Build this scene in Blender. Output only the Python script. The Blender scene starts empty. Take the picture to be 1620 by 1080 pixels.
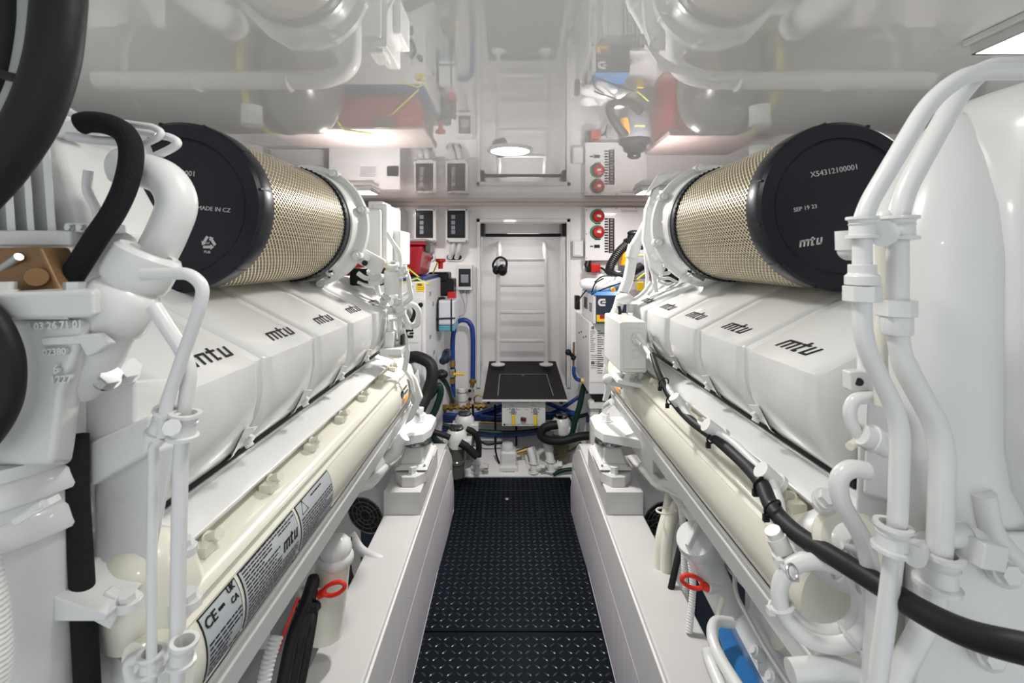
import bpy, bmesh, math, random
from mathutils import Vector, Matrix, Quaternion
random.seed(7)
R = math.radians
PI = math.pi
C = bpy.context.scene.collection
sc = bpy.context.scene

# ------------------------------------------------------------------ camera, world, lights, exposure
EYE = 1.35          # height of the camera above the walkway
CEIL = 1.754
cam_data = bpy.data.cameras.new('camera')
cam = bpy.data.objects.new('camera', cam_data); C.objects.link(cam)
cam.location = (0, 0, EYE); cam.rotation_euler = (R(90), 0, 0)
cam_data.sensor_width = 36.0
cam_data.lens = 36.0 * 740 / 1620
cam_data.shift_x = 3 / 1620
cam_data.shift_y = -132 / 1620
cam_data.clip_start = 0.02
cam_data.dof.use_dof = True
cam_data.dof.focus_distance = 1.3
cam_data.dof.aperture_fstop = 11
sc.camera = cam

w = bpy.data.worlds.new('world'); sc.world = w; w.use_nodes = True
w.node_tree.nodes['Background'].inputs[0].default_value = (0.93, 0.97, 1.0, 1)
w.node_tree.nodes['Background'].inputs[1].default_value = 0.66
sc.view_settings.view_transform = 'Standard'
sc.view_settings.look = 'None'
sc.view_settings.exposure = 0.50
sc.view_settings.gamma = 1.0
sc.view_settings.use_curve_mapping = False

def area(name, loc, sx, sy, power, rot=(0, 0, 0), color=(1, .97, .93), shape='RECTANGLE'):
    l = bpy.data.lights.new(name, 'AREA'); l.shape = shape; l.size = sx; l.size_y = sy
    l.energy = power; l.color = color
    o = bpy.data.objects.new(name, l); C.objects.link(o); o.location = loc; o.rotation_euler = rot
    return o
LAMPK = 1.0
# lamps: a round downlight over the walkway, two unseen ones added for fill, four square ones outboard
ROUND = [(0.0, 1.75), (0.0, 0.45), (0.0, -0.85)]
SQUARE = [(-0.86, 2.69), (0.82, 2.69), (-0.93, 0.78), (0.93, 0.78)]
for x, y in ROUND:
    area('downlight_light', (x, y, CEIL - 0.012), 0.13, 0.13, (12 if y > 1 else 1.4) * LAMPK, shape='DISK')
for x, y in SQUARE:
    area('ceiling_lamp_light', (x, y, CEIL - 0.03), 0.15, 0.15, (6 if y > 1 else 0.9) * LAMPK)
area('hatch_trunk_light', (0.1, 3.72, 1.56), 0.25, 0.25, 1.3)

# ------------------------------------------------------------------ materials
def newmat(name):
    m = bpy.data.materials.new(name); m.use_nodes = True
    return m, m.node_tree.nodes, m.node_tree.links, m.node_tree.nodes['Principled BSDF']
def mat(name, col, rough=.35, metal=0., spec=None, coat=0., noise=0., bump=0., scale=30., emit=0., trans=0., ior=1.5, alpha=1.):
    m, n, l, b = newmat(name)
    b.inputs['Base Color'].default_value = (*col, 1)
    b.inputs['Roughness'].default_value = rough
    b.inputs['Metallic'].default_value = metal
    b.inputs['IOR'].default_value = ior
    if max(col) < .06 and not metal: b.inputs['Specular IOR Level'].default_value = .22
    b.inputs['Coat Weight'].default_value = coat
    b.inputs['Coat Roughness'].default_value = .06
    b.inputs['Transmission Weight'].default_value = trans
    b.inputs['Alpha'].default_value = alpha
    if emit:
        b.inputs['Emission Color'].default_value = (*col, 1); b.inputs['Emission Strength'].default_value = emit
    if noise or bump:
        tc = n.new('ShaderNodeTexCoord'); nz = n.new('ShaderNodeTexNoise'); nz.inputs['Scale'].default_value = scale
        nz.inputs['Detail'].default_value = 4
        l.new(tc.outputs['Object'], nz.inputs['Vector'])
        if noise:
            mx = n.new('ShaderNodeMix'); mx.data_type = 'RGBA'
            mx.inputs['A'].default_value = (*[c * (1 - noise) for c in col], 1)
            mx.inputs['B'].default_value = (*[min(1, c * (1 + noise)) for c in col], 1)
            l.new(nz.outputs['Fac'], mx.inputs['Factor']); l.new(mx.outputs['Result'], b.inputs['Base Color'])
        if bump:
            bp = n.new('ShaderNodeBump'); bp.inputs['Strength'].default_value = bump; bp.inputs['Distance'].default_value = .002
            l.new(nz.outputs['Fac'], bp.inputs['Height']); l.new(bp.outputs['Normal'], b.inputs['Normal'])
    return m
M = {}
M['white'] = mat('gloss_white_paint', (.72, .725, .715), .28, coat=.35, noise=.02, scale=6)
M['cast'] = mat('cast_white_paint', (.70, .705, .695), .38, coat=.2, bump=.25, scale=140)
M['cream'] = mat('cream_paint', (.73, .72, .62), .3, coat=.3, noise=.02, scale=5)
M['wall'] = mat('white_wall_gelcoat', (.86, .845, .855), .3, coat=.2, noise=.015, scale=3)
M['beam'] = mat('stringer_gelcoat', (.60, .597, .588), .38, coat=.1, noise=.02, scale=9)
M['beamside'] = mat('stringer_side_grey', (.78, .775, .775), .3, noise=.03, scale=4)
M['ceil'] = mat('polished_ceiling_panel', (.90, .897, .885), .004, ior=1.7, coat=1.0)
M['ceil'].node_tree.nodes['Principled BSDF'].inputs['Coat Roughness'].default_value = .004
M['black'] = mat('black_plastic', (.011, .012, .014), .32)
M['capblack'] = mat('moulded_black_rubber', (.012, .014, .019), .33, bump=.08, scale=200)
M['rubber'] = mat('black_rubber_hose', (.014, .014, .016), .5, bump=.15, scale=160)
M['felt'] = mat('black_woven_sleeve', (.014, .014, .016), .9, bump=.8, scale=420)
M['darkgreen'] = mat('dark_green_hose', (.010, .035, .028), .35)
M['blue'] = mat('blue_hose', (.010, .048, .25), .3)
M['bluepanel'] = mat('blue_plastic', (.01, .15, .42), .4)
M['brass'] = mat('brass', (.50, .33, .12), .35, metal=.9, noise=.2, scale=60)
M['bronze'] = mat('bronze_casting', (.22, .12, .05), .5, metal=.3, noise=.25, scale=40)
M['steel'] = mat('polished_steel', (.60, .61, .61), .22, metal=1.)
M['zinc'] = mat('zinc_bolt', (.55, .57, .57), .35, metal=.8)
M['silencer'] = mat('brushed_grey_silencer', (.20, .197, .19), .3, metal=.35)
M['red'] = mat('red_plastic', (.55, .012, .012), .35)
M['crimson'] = mat('crimson_cooler_plastic', (.42, .008, .022), .3, coat=.3)
M['orangered'] = mat('red_valve_handle', (.78, .035, .015), .35)
M['yellow'] = mat('yellow_plastic', (.85, .58, .02), .4)
M['amber'] = mat('amber_plastic', (.85, .38, .01), .4)
M['lime'] = mat('lime_bungee_cord', (.62, .68, .04), .5)
M['grey'] = mat('grey_plastic', (.24, .25, .27), .4)
M['paleg'] = mat('pale_grey_enamel', (.70, .70, .715), .35, noise=.02, scale=4)
M['midg'] = mat('mid_grey_enamel', (.36, .37, .37), .35)
M['ink'] = mat('black_ink', (.015, .015, .018), .5)
M['silverink'] = mat('silver_print', (.50, .50, .48), .5)
M['label'] = mat('silver_label_film', (.50, .53, .56), .35, metal=.2)
M['paper'] = mat('white_label', (.78, .78, .76), .5)
M['cloth'] = mat('white_cotton_bag', (.80, .79, .80), .85, bump=.5, scale=50)
M['lav'] = mat('translucent_white_bottle', (.66, .69, .74), .3)
M['bluefluid'] = mat('blue_fluid_in_bottle', (.10, .33, .42), .25)
M['glassy'] = mat('smoked_window', (.022, .026, .032), .12)
M['strgrey'] = mat('strainer_cup', (.10, .10, .085), .15, coat=.3)
M['rib'] = mat('corrugated_white_conduit', (.72, .72, .71), .45)
M['steelring'] = mat('steel_flange', (.22, .23, .235), .18, metal=1.)
M['navy'] = mat('navy_panel', (.02, .03, .06), .4)

def lamp_mat(name, s):
    m, n, l, b = newmat(name)
    b.inputs['Base Color'].default_value = (.9, .9, .88, 1)
    b.inputs['Emission Color'].default_value = (1, .985, .96, 1); b.inputs['Emission Strength'].default_value = s
    return m
M['lamp'] = lamp_mat('lit_diffuser', 9.0)

def bulge_mat():
    m, n, l, b = newmat('streaked_lavender_cladding')
    tc = n.new('ShaderNodeTexCoord'); mp = n.new('ShaderNodeMapping'); mp.inputs['Scale'].default_value = (14, 60, .8)
    nz = n.new('ShaderNodeTexNoise'); nz.inputs['Scale'].default_value = 1.2; nz.inputs['Detail'].default_value = 3
    rp = n.new('ShaderNodeValToRGB')
    rp.color_ramp.elements[0].position = .3; rp.color_ramp.elements[0].color = (.60, .58, .64, 1)
    rp.color_ramp.elements[1].position = .75; rp.color_ramp.elements[1].color = (.74, .72, .77, 1)
    l.new(tc.outputs['Object'], mp.inputs['Vector']); l.new(mp.outputs['Vector'], nz.inputs['Vector'])
    l.new(nz.outputs['Fac'], rp.inputs['Fac']); l.new(rp.outputs['Color'], b.inputs['Base Color'])
    b.inputs['Roughness'].default_value = .35
    return m
M['clad'] = bulge_mat()

def plate_mat():
    m, n, l, b = newmat('black_tread_plate')
    tc = n.new('ShaderNodeTexCoord'); nz = n.new('ShaderNodeTexNoise'); nz.inputs['Scale'].default_value = 3
    rp = n.new('ShaderNodeValToRGB')
    rp.color_ramp.elements[0].color = (.002, .0035, .006, 1); rp.color_ramp.elements[1].color = (.006, .009, .015, 1)
    l.new(tc.outputs['Object'], nz.inputs['Vector']); l.new(nz.outputs['Fac'], rp.inputs['Fac'])
    l.new(rp.outputs['Color'], b.inputs['Base Color'])
    b.inputs['Roughness'].default_value = .5; b.inputs['Specular IOR Level'].default_value = .09
    return m
M['tread'] = plate_mat()
M['treadglint'] = mat('glint_tread_lug', (.032, .042, .056), .3, metal=.3)  # lighter than the plate: the glints on the lugs are put into this colour

def platform_mat():
    m, n, l, b = newmat('black_checker_platform')
    tc = n.new('ShaderNodeTexCoord'); ck = n.new('ShaderNodeTexChecker'); ck.inputs['Scale'].default_value = 130
    ck.inputs['Color1'].default_value = (.004, .004, .005, 1); ck.inputs['Color2'].default_value = (.03, .028, .028, 1)
    mp = n.new('ShaderNodeMapping'); mp.inputs['Rotation'].default_value = (0, 0, R(45))
    l.new(tc.outputs['Object'], mp.inputs['Vector']); l.new(mp.outputs['Vector'], ck.inputs['Vector'])
    l.new(ck.outputs['Color'], b.inputs['Base Color']); b.inputs['Roughness'].default_value = .6; b.inputs['Specular IOR Level'].default_value = .08
    return m
M['checker'] = platform_mat()
def pleat_mat():
    m, n, l, b = newmat('tan_filter_paper')
    b.inputs['Base Color'].default_value = (.40, .33, .19, 1); b.inputs['Roughness'].default_value = .6
    return m
M['pleat'] = pleat_mat()
M['mesh'] = mat('brass_wire_mesh', (.80, .73, .55), .4, metal=.2)
M['perf'] = mat('dark_perforation', (.05, .05, .05), .6)

# ------------------------------------------------------------------ mesh builder
def P(px, py, Y):
    return Vector(((px - 807) * Y / 740, Y, EYE - (py - 408) * Y / 740))
def V(*a): return Vector(a)
def frame(d):
    d = Vector(d).normalized()
    u = d.cross(Vector((0, 0, 1)))
    if u.length < 1e-3: u = d.cross(Vector((1, 0, 0)))
    u.normalize(); return u, d.cross(u).normalized(), d
def smoothpath(pts, n=8):
    pts = [Vector(p) for p in pts]
    if len(pts) < 3: return pts
    q = [pts[0] * 2 - pts[1]] + pts + [pts[-1] * 2 - pts[-2]]
    out = []
    for i in range(1, len(q) - 2):
        a, b, c, d = q[i - 1], q[i], q[i + 1], q[i + 2]
        for k in range(n):
            t = k / n
            out.append(.5 * ((2 * b) + (c - a) * t + (2 * a - 5 * b + 4 * c - d) * t * t + (3 * b - a - 3 * c + d) * t ** 3))
    out.append(pts[-1]); return out
def fillet(pts, rad, n=7):
    pts = [Vector(p) for p in pts]
    out = [pts[0]]
    for i in range(1, len(pts) - 1):
        a, b, c = pts[i - 1], pts[i], pts[i + 1]
        u = (a - b); v = (c - b)
        r = min(rad, u.length * .48, v.length * .48)
        p0 = b + u.normalized() * r; p1 = b + v.normalized() * r
        for k in range(n + 1):
            t = k / n
            out.append((1 - t) ** 2 * p0 + 2 * t * (1 - t) * b + t * t * p1)
    out.append(pts[-1]); return out
def resample(pts, step):
    out = [pts[0]]; acc = 0
    for a, b in zip(pts[:-1], pts[1:]):
        L = (b - a).length
        if L < 1e-7: continue
        t = step - acc
        while t <= L:
            out.append(a + (b - a) * (t / L)); t += step
        acc = (acc + L) % step
    return out

class G:
    def __init__(s): s.b = bmesh.new(); s.mats = []; s.mi = 0; s.done = []
    def cut(s):          # what follows becomes a separate object of the same name
        s.done.append(s.b); s.b = bmesh.new(); return s
    def use(s, m):
        if m not in s.mats: s.mats.append(m)
        s.mi = s.mats.index(m); return s
    def face(s, vs):
        try:
            f = s.b.faces.new(vs); f.material_index = s.mi; f.smooth = True; return f
        except ValueError: return None
    def hexa(s, c8):
        v = [s.b.verts.new(p) for p in c8]
        for f in ((0, 3, 2, 1), (4, 5, 6, 7), (0, 1, 5, 4), (1, 2, 6, 5), (2, 3, 7, 6), (3, 0, 4, 7)): s.face([v[i] for i in f])
        return s
    def box(s, c, size, rot=None, top=None):
        hx, hy, hz = [k / 2 for k in size]; c = Vector(c); tx, ty = top or (1, 1)
        P8 = [(-hx, -hy, -hz), (hx, -hy, -hz), (hx, hy, -hz), (-hx, hy, -hz), (-hx * tx, -hy * ty, hz), (hx * tx, -hy * ty, hz), (hx * tx, hy * ty, hz), (-hx * tx, hy * ty, hz)]
        if rot is not None:
            m = rot if isinstance(rot, Matrix) else Matrix.Rotation(rot[2], 3, 'Z') @ Matrix.Rotation(rot[1], 3, 'Y') @ Matrix.Rotation(rot[0], 3, 'X')
        else: m = Matrix.Identity(3)
        return s.hexa([c + m @ Vector(p) for p in P8])
    def bb(s, x0, x1, y0, y1, z0, z1):
        return s.box(((x0 + x1) / 2, (y0 + y1) / 2, (z0 + z1) / 2), (abs(x1 - x0), abs(y1 - y0), abs(z1 - z0)))
    def rings(s, rs, cap=True, close=False):
        R_ = [[s.b.verts.new(p) for p in r] for r in rs]
        n = len(R_[0])
        prs = list(zip(R_[:-1], R_[1:]))
        if close: prs.append((R_[-1], R_[0]))
        for a, b in prs:
            for i in range(n): s.face([a[i], a[(i + 1) % n], b[(i + 1) % n], b[i]])
        if cap and not close:
            s.face(list(reversed(R_[0]))); s.face(R_[-1])
        return s
    def cyl(s, p0, p1, r, r2=None, seg=20, cap=True):
        p0 = Vector(p0); p1 = Vector(p1); u, v, d = frame(p1 - p0); r2 = r if r2 is None else r2
        ang = [2 * PI * i / seg for i in range(seg)]
        return s.rings([[p + (u * math.cos(a) + v * math.sin(a)) * q for a in ang] for p, q in ((p0, r), (p1, r2))], cap)
    def lathe(s, o, d, prof, seg=32, close=False, cap=True):
        o = Vector(o); u, v, d = frame(d)
        ang = [2 * PI * i / seg for i in range(seg)]
        return s.rings([[o + d * t + (u * math.cos(a) + v * math.sin(a)) * max(r, 1e-4) for a in ang] for t, r in prof], cap, close)
    def tube(s, pts, r, seg=12, corr=0, cap=True, smooth=False, fil=None, pitch=.006):
        pts = [Vector(p) for p in pts]
        if smooth: pts = smoothpath(pts)
        if fil: pts = fillet(pts, fil)
        if corr: pts = resample(pts, pitch / 2)
        rr = r if callable(r) else (lambda t: r)
        n = len(pts); rs = []
        d0 = (pts[1] - pts[0]).normalized(); u, v, _ = frame(d0); pd = d0
        for i, p in enumerate(pts):
            d = (pts[min(i + 1, n - 1)] - pts[max(i - 1, 0)])
            d = d.normalized() if d.length > 1e-8 else pd
            q = pd.rotation_difference(d); u = q @ u; v = q @ v; pd = d
            q_ = rr(i / (n - 1)) + (corr * (i % 2))
            rs.append([p + (u * math.cos(2 * PI * k / seg) + v * math.sin(2 * PI * k / seg)) * q_ for k in range(seg)])
        return s.rings(rs, cap)
    def torus(s, c, nrm, R1, r, seg=40, rs=10, a0=0, a1=2 * PI):
        c = Vector(c); u, v, d = frame(nrm)
        full = abs(a1 - a0 - 2 * PI) < 1e-6
        n = seg if full else seg + 1
        rings = []
        for i in range(n):
            a = a0 + (a1 - a0) * i / seg; e = u * math.cos(a) + v * math.sin(a)
            rings.append([c + e * (R1 + r * math.cos(2 * PI * k / rs)) + d * (r * math.sin(2 * PI * k / rs)) for k in range(rs)])
        return s.rings(rings, cap=not full, close=full)
    def sphere(s, c, r, sc_=(1, 1, 1), seg=20, rg=12):
        c = Vector(c); rs = []
        for j in range(1, rg):
            t = PI * j / rg
            rs.append([c + Vector((r * sc_[0] * math.sin(t) * math.cos(2 * PI * i / seg), r * sc_[1] * math.sin(t) * math.sin(2 * PI * i / seg), -r * sc_[2] * math.cos(t))) for i in range(seg)])
        return s.rings(rs)
    def hexn(s, c, d, r, h):     # hexagon nut or bolt head with washer
        c = Vector(c); d = Vector(d).normalized()
        s.cyl(c, c + d * h * .25, r * 1.25, seg=20)
        s.cyl(c + d * h * .25, c + d * h, r, seg=6); return s
    def poly(s, pts, off):       # closed polygon extruded by the vector off
        off = Vector(off); a = [s.b.verts.new(Vector(p)) for p in pts]; b = [s.b.verts.new(Vector(p) + off) for p in pts]
        n = len(a)
        for i in range(n): s.face([a[i], a[(i + 1) % n], b[(i + 1) % n], b[i]])
        s.face(list(reversed(a))); s.face(b); return s
    def quad(s, a, b, c, d): s.face([s.b.verts.new(Vector(p)) for p in (a, b, c, d)]); return s
    def build(s, name, m=None, parent=None, bev=0, seg=2, ang=35, label=None, recalc=True, subsurf=0):
        if s.done:
            L = s.done + ([s.b] if len(s.b.verts) else []); s.done = []
            for b in L:
                s.b = b; o = s.build(name, m, parent, bev, seg, ang, label, recalc, subsurf)
            return o
        if recalc: bmesh.ops.recalc_face_normals(s.b, faces=s.b.faces[:])
        me = bpy.data.meshes.new(name); 
        org = ORG.get(parent.name, Vector((0, 0, 0))) if parent else None
        if parent is None:
            vs = [v.co for v in s.b.verts]
            org = Vector((sum(v.x for v in vs) / len(vs), sum(v.y for v in vs) / len(vs), min(v.z for v in vs)))
        for v in s.b.verts: v.co -= org
        s.b.to_mesh(me); s.b.free()
        if s.mats:
            for k in s.mats: me.materials.append(M[k])
        else: me.materials.append(M[m] if isinstance(m, str) else m)
        me.set_sharp_from_angle(angle=R(ang))
        o = bpy.data.objects.new(name, me); C.objects.link(o)
        if parent is not None: o.parent = parent; ORG[o.name] = org
        else: o.location = org; ORG[o.name] = org
        if bev:
            bm_ = o.modifiers.new('bevel', 'BEVEL'); bm_.width = bev; bm_.segments = seg; bm_.limit_method = 'ANGLE'; bm_.angle_limit = R(ang)
            bm_.harden_normals = True
        if subsurf:
            ss = o.modifiers.new('subd', 'SUBSURF'); ss.levels = subsurf; ss.render_levels = subsurf
        if label: o['label'] = label
        return o
ORG = {}
def thing(name, label, cat, loc, group=None):
    o = bpy.data.objects.new(name, None); C.objects.link(o); o.location = loc; o.empty_display_size = .1
    ORG[o.name] = Vector(loc)
    o['label'] = label; o['category'] = cat
    if group: o['group'] = group
    return o
def tag(o, label, cat, group=None, kind=None):
    o['label'] = label; o['category'] = cat
    if group: o['group'] = group
    if kind: o['kind'] = kind
    return o
def struct(o): o['kind'] = 'structure'; return o

def lettering(txt, o, ux, uy, size, m, parent, name='lettering', depth=.0006, align='LEFT', bold=0.0, shear=0):
    """Text mesh at o, reading along ux with its top along uy."""
    cu = bpy.data.curves.new('t', 'FONT'); cu.body = txt; cu.size = size; cu.extrude = depth; cu.align_x = align
    cu.offset = bold; cu.resolution_u = 2; cu.shear = shear
    tmp = bpy.data.objects.new('t', cu)
    me = bpy.data.meshes.new_from_object(tmp)
    ux = Vector(ux).normalized(); uy = (Vector(uy) - ux * ux.dot(Vector(uy))).normalized(); uz = ux.cross(uy)
    mt = Matrix((ux, uy, uz)).transposed().to_4x4(); mt.translation = Vector(o) - ORG.get(parent.name, Vector((0, 0, 0)))
    me.transform(mt); me.name = name; me.materials.clear(); me.materials.append(M[m])
    bpy.data.objects.remove(tmp); bpy.data.curves.remove(cu)
    ob = bpy.data.objects.new(name, me); C.objects.link(ob); ob.parent = parent
    return ob
def strokes(g, segs, o, ux, uy, h, w, depth=.0008, shear=.25):
    """Flat strokes: each seg is (x0,y0,x1,y1) in letter units."""
    ux = Vector(ux).normalized(); uy = (Vector(uy) - ux * ux.dot(Vector(uy))).normalized(); n = ux.cross(uy)
    o = Vector(o)
    for x0, y0, x1, y1 in segs:
        if abs(x1 - x0) < 1e-6: q = [(x0 - w / 2, y0), (x0 + w / 2, y0), (x0 + w / 2, y1), (x0 - w / 2, y1)]
        else: q = [(x0, y0 - w / 2), (x1, y0 - w / 2), (x1, y0 + w / 2), (x0, y0 + w / 2)]
        pts = [o + ux * ((x + shear * y) * h) + uy * (y * h) for x, y in q]
        g.poly([p - n * depth * .3 for p in pts], n * depth)
    return g
MTU = [(.0, 0, .0, 1), (.62, 0, .62, 1), (1.24, 0, 1.24, .93), (-.08, .93, 1.32, .93), (1.86, .07, 1.86, 1.3), (1.5, .93, 2.3, .93),
       (1.78, .07, 2.2, .07), (2.72, .07, 2.72, 1), (2.64, .07, 3.42, .07), (3.34, 0, 3.34, 1)]
def textlines(g, o, ux, uy, wid, rows, pitch, h, seed=0, fill=.9, depth=.0005):
    """Rows of illegibly small print."""
    rnd = random.Random(seed); ux = Vector(ux).normalized(); uy = Vector(uy).normalized(); n = ux.cross(uy); o = Vector(o)
    for r in range(rows):
        x = 0; lim = wid * (fill if rnd.random() < .7 else fill * rnd.uniform(.4, .9))
        while x < lim:
            L = rnd.uniform(.04, .13) * wid; L = min(L, lim - x)
            if L > .01 * wid:
                p = o + ux * x - uy * (r * pitch)
                g.poly([p, p + ux * L, p + ux * L + uy * h, p + uy * h], n * depth)
            x += L + .02 * wid
    return g
# ------------------------------------------------------------------ the room
XC = 0.012           # centre line of the walkway
YW = 3.40            # far bulkhead
def W(px, py): return P(px, py, YW)
g = G(); g.bb(-2.0, 2.0, -.9, YW + .03, CEIL, CEIL + .03); struct(g.build('ceiling', 'ceil'))
for sx, nm in ((-1, 'left'), (1, 'right')):
    g = G(); g.bb(sx * 1.9, sx * 1.95, -.9, YW, -.3, CEIL); struct(g.build('wall_' + nm, 'wall'))
# far bulkhead with its hatch opening
ox0, ox1 = W(760, 0).x, W(896, 0).x; oz1 = W(0, 353).z; oz0 = W(0, 612).z
g = G()
g.bb(-1.95, ox0, YW, YW + .03, -.3, CEIL); g.bb(ox1, 1.95, YW, YW + .03, -.3, CEIL)
g.bb(ox0, ox1, YW, YW + .03, oz1, CEIL); g.bb(ox0, ox1, YW, YW + .03, -.3, oz0)
struct(g.build('wall_far', 'wall'))
# recess behind the hatch
YR = 4.10
g = G()
g.bb(ox0 - .05, ox0 - .02, YW + .03, YR, oz0 - .1, oz1 + .1); g.bb(ox1 + .02, ox1 + .05, YW + .03, YR, oz0 - .1, oz1 + .1)
g.bb(ox0 - .05, ox1 + .05, YR, YR + .03, oz0 - .1, oz1 + .1)
g.bb(ox0 - .05, ox1 + .05, YW + .03, YR, oz1 + .07, oz1 + .1); g.bb(ox0 - .05, ox1 + .05, YW + .03, YR, oz0 - .04, oz0 - .01)
struct(g.build('wall_recess', 'wall'))
# hatch frame
g = G()
for a, b, c, d in ((W(754, 0).x, ox0, W(0, 612).z, W(0, 346).z), (ox1, W(902, 0).x, W(0, 612).z, W(0, 346).z)): g.bb(a, b, YW - .022, YW + .06, c, d)
g.bb(W(754, 0).x, W(902, 0).x, YW - .022, YW + .06, W(0, 352).z, W(0, 346).z)
struct(g.build('trim_1', 'white', bev=.004))
g = G(); g.bb(-1.9, 1.9, YW - .025, YW, CEIL - .028, CEIL); struct(g.build('trim_2', mat('warm_cornice_trim', (.76, .69, .63), .35), bev=.004))
# bilge sole on both sides and beyond the walkway
g = G(); g.bb(-1.9, 1.9, -.9, YW, -.32, -.28); struct(g.build('floor_bilge', 'midg'))
g = G(); g.bb(-.75, .75, 2.86, YW - .001, -.26, -.02)
g.hexa([V(-.75, 2.9, -.03), V(.8, 2.9, -.03), V(.8, YW, .08), V(-.75, YW, .08), V(-.75, 2.9, .0), V(.8, 2.9, .0), V(.8, YW, .15), V(-.75, YW, .15)])
struct(g.build('floor_far', 'wall'))

# walkway: tread plate with raised lugs, seam and an inspection hatch
fx0, fx1, FY1 = XC - .328, XC + .328, 2.88
g = G().use('tread')
g.bb(fx0 - .01, fx1 + .01, -.5, 1.688, -.02, 0); g.bb(fx0 - .01, fx1 + .01, 1.694, 2.30, -.02, 0); g.bb(fx0 - .03, fx1 + .03, 2.30, FY1, -.02, 0)
hx0, hx1, hy0, hy1 = (767 - 807) / 367 * EYE, (851 - 807) / 367 * EYE, 740 * EYE / 412, 740 * EYE / 367
g.use('ink')
for a in ((hx0, hx1, hy0, hy0 + .006), (hx0, hx1, hy1 - .006, hy1), (hx0, hx0 + .006, hy0, hy1), (hx1 - .006, hx1, hy0, hy1)): g.bb(*a, .0, .0012)
g.use('tread')
def lug(cx, cy, a):
    L, wd, h = .0112, .0026, .0014
    c, s_ = math.cos(a), math.sin(a)
    pts = []
    for t, q in ((-1, 0), (-.5, -1), (.5, -1), (1, 0), (.5, 1), (-.5, 1)):
        x, y = t * L, q * wd; pts.append((cx + x * c - y * s_, cy + x * s_ + y * c))
    b = [g.b.verts.new((x, y, 0)) for x, y in pts]
    t_ = [g.b.verts.new((cx + (x - cx) * .72, cy + (y - cy) * .45, h)) for x, y in pts]
    for i in range(6): g.face([b[i], b[(i + 1) % 6], t_[(i + 1) % 6], t_[i]])
    g.face(t_)
sp = .0285
nx = int(.70 / sp)
g.use('treadglint')
for j in range(int(2.2 / sp)):
    for i in range(nx + 1):
        x = XC - .35 + i * sp; y = .72 + j * sp
        if y > FY1 - .01 or abs(y - 1.691) < .012: continue
        if x < fx0 + .006 or x > fx1 - .006: continue
        lug(x, y, R(40) if (i + j) % 2 else R(-40))
struct(g.build('floor', 'tread'))
g = G(); g.sphere((-.03 + XC + .0, 2.62, .002), .014, (1, .8, .3)); o = g.build('hatch_ring', 'steel'); tag(o, 'small polished finger ring in the black floor hatch', 'finger ring')

# stringers (engine beds)
for s, nm in ((-1, 'left'), (1, 'right')):
    def X(v): return XC + s * v
    t = thing('engine_bed_beam', 'long pale grey beam along the %s edge of the black walkway' % nm, 'beam', (X(.4), 1.0, 0))
    top = EYE - .924
    # side view outline of the beam: the far end rounds off and slopes down to the walkway
    end = [(2.30, top), (2.36, top - .012), (2.44, top - .06), (2.55, .265), (2.60, .20), (2.63, .10), (2.64, -.02)]
    g = G().use('beam')
    prof = [(-.5, -.02), (-.5, top)] + end
    g.poly([V(X(.332), y, z) for y, z in prof], (s * .136, 0, 0))
    g.build('beam_top', None, t, bev=.006, seg=3, ang=50)
    g = G(); g.poly([V(X(.326), y, z) for y, z in [(-.5, .236), (-.5, top - .012), (2.285, top - .012), (2.40, top - .06), (2.50, .30), (2.555, .236)]], (s * .007, 0, 0)); g.build('side_panel', 'beamside', t, bev=.002)
    g = G()
    rs = []
    for y in [-.5 + .1 * i for i in range(30)] + [2.46, 2.52, 2.57, 2.60, 2.62]:
        k = 0 if y < 2.0 else math.sin(min(1, (y - 2.0) / .5) * PI * .6)
        b_ = .010 * k; e = 0 if y < 2.5 else ((y - 2.5) / .12) ** 2 * .03
        zt = .24 + (.0 if y < 2.2 else -.35 * (y - 2.2) ** 2)
        rs.append([V(X(.326 - .002 - b_ + e), y, -.02), V(X(.3225 - b_ * 1.1 + e), y, .10), V(X(.3235 - b_ * .6 + e), y, zt * .8), V(X(.3255 + e), y, zt), V(X(.36), y, zt), V(X(.36), y, -.02)])
    g.rings(rs); g.build('side_cladding', 'clad', t, ang=50)
    g = G(); g.tube([V(X(.3245), -.45, .003), V(X(.3245), 2.1, .003), V(X(.314), 2.5, .003)], .0022, seg=6); g.build('sealant_bead', 'white', t)
    for y in (.62, .86, 1.15, 1.45):
        g = G(); g.sphere((X(.3255), y, .30), .003, seg=8, rg=6); g.build('screw', 'zinc', t)

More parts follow.
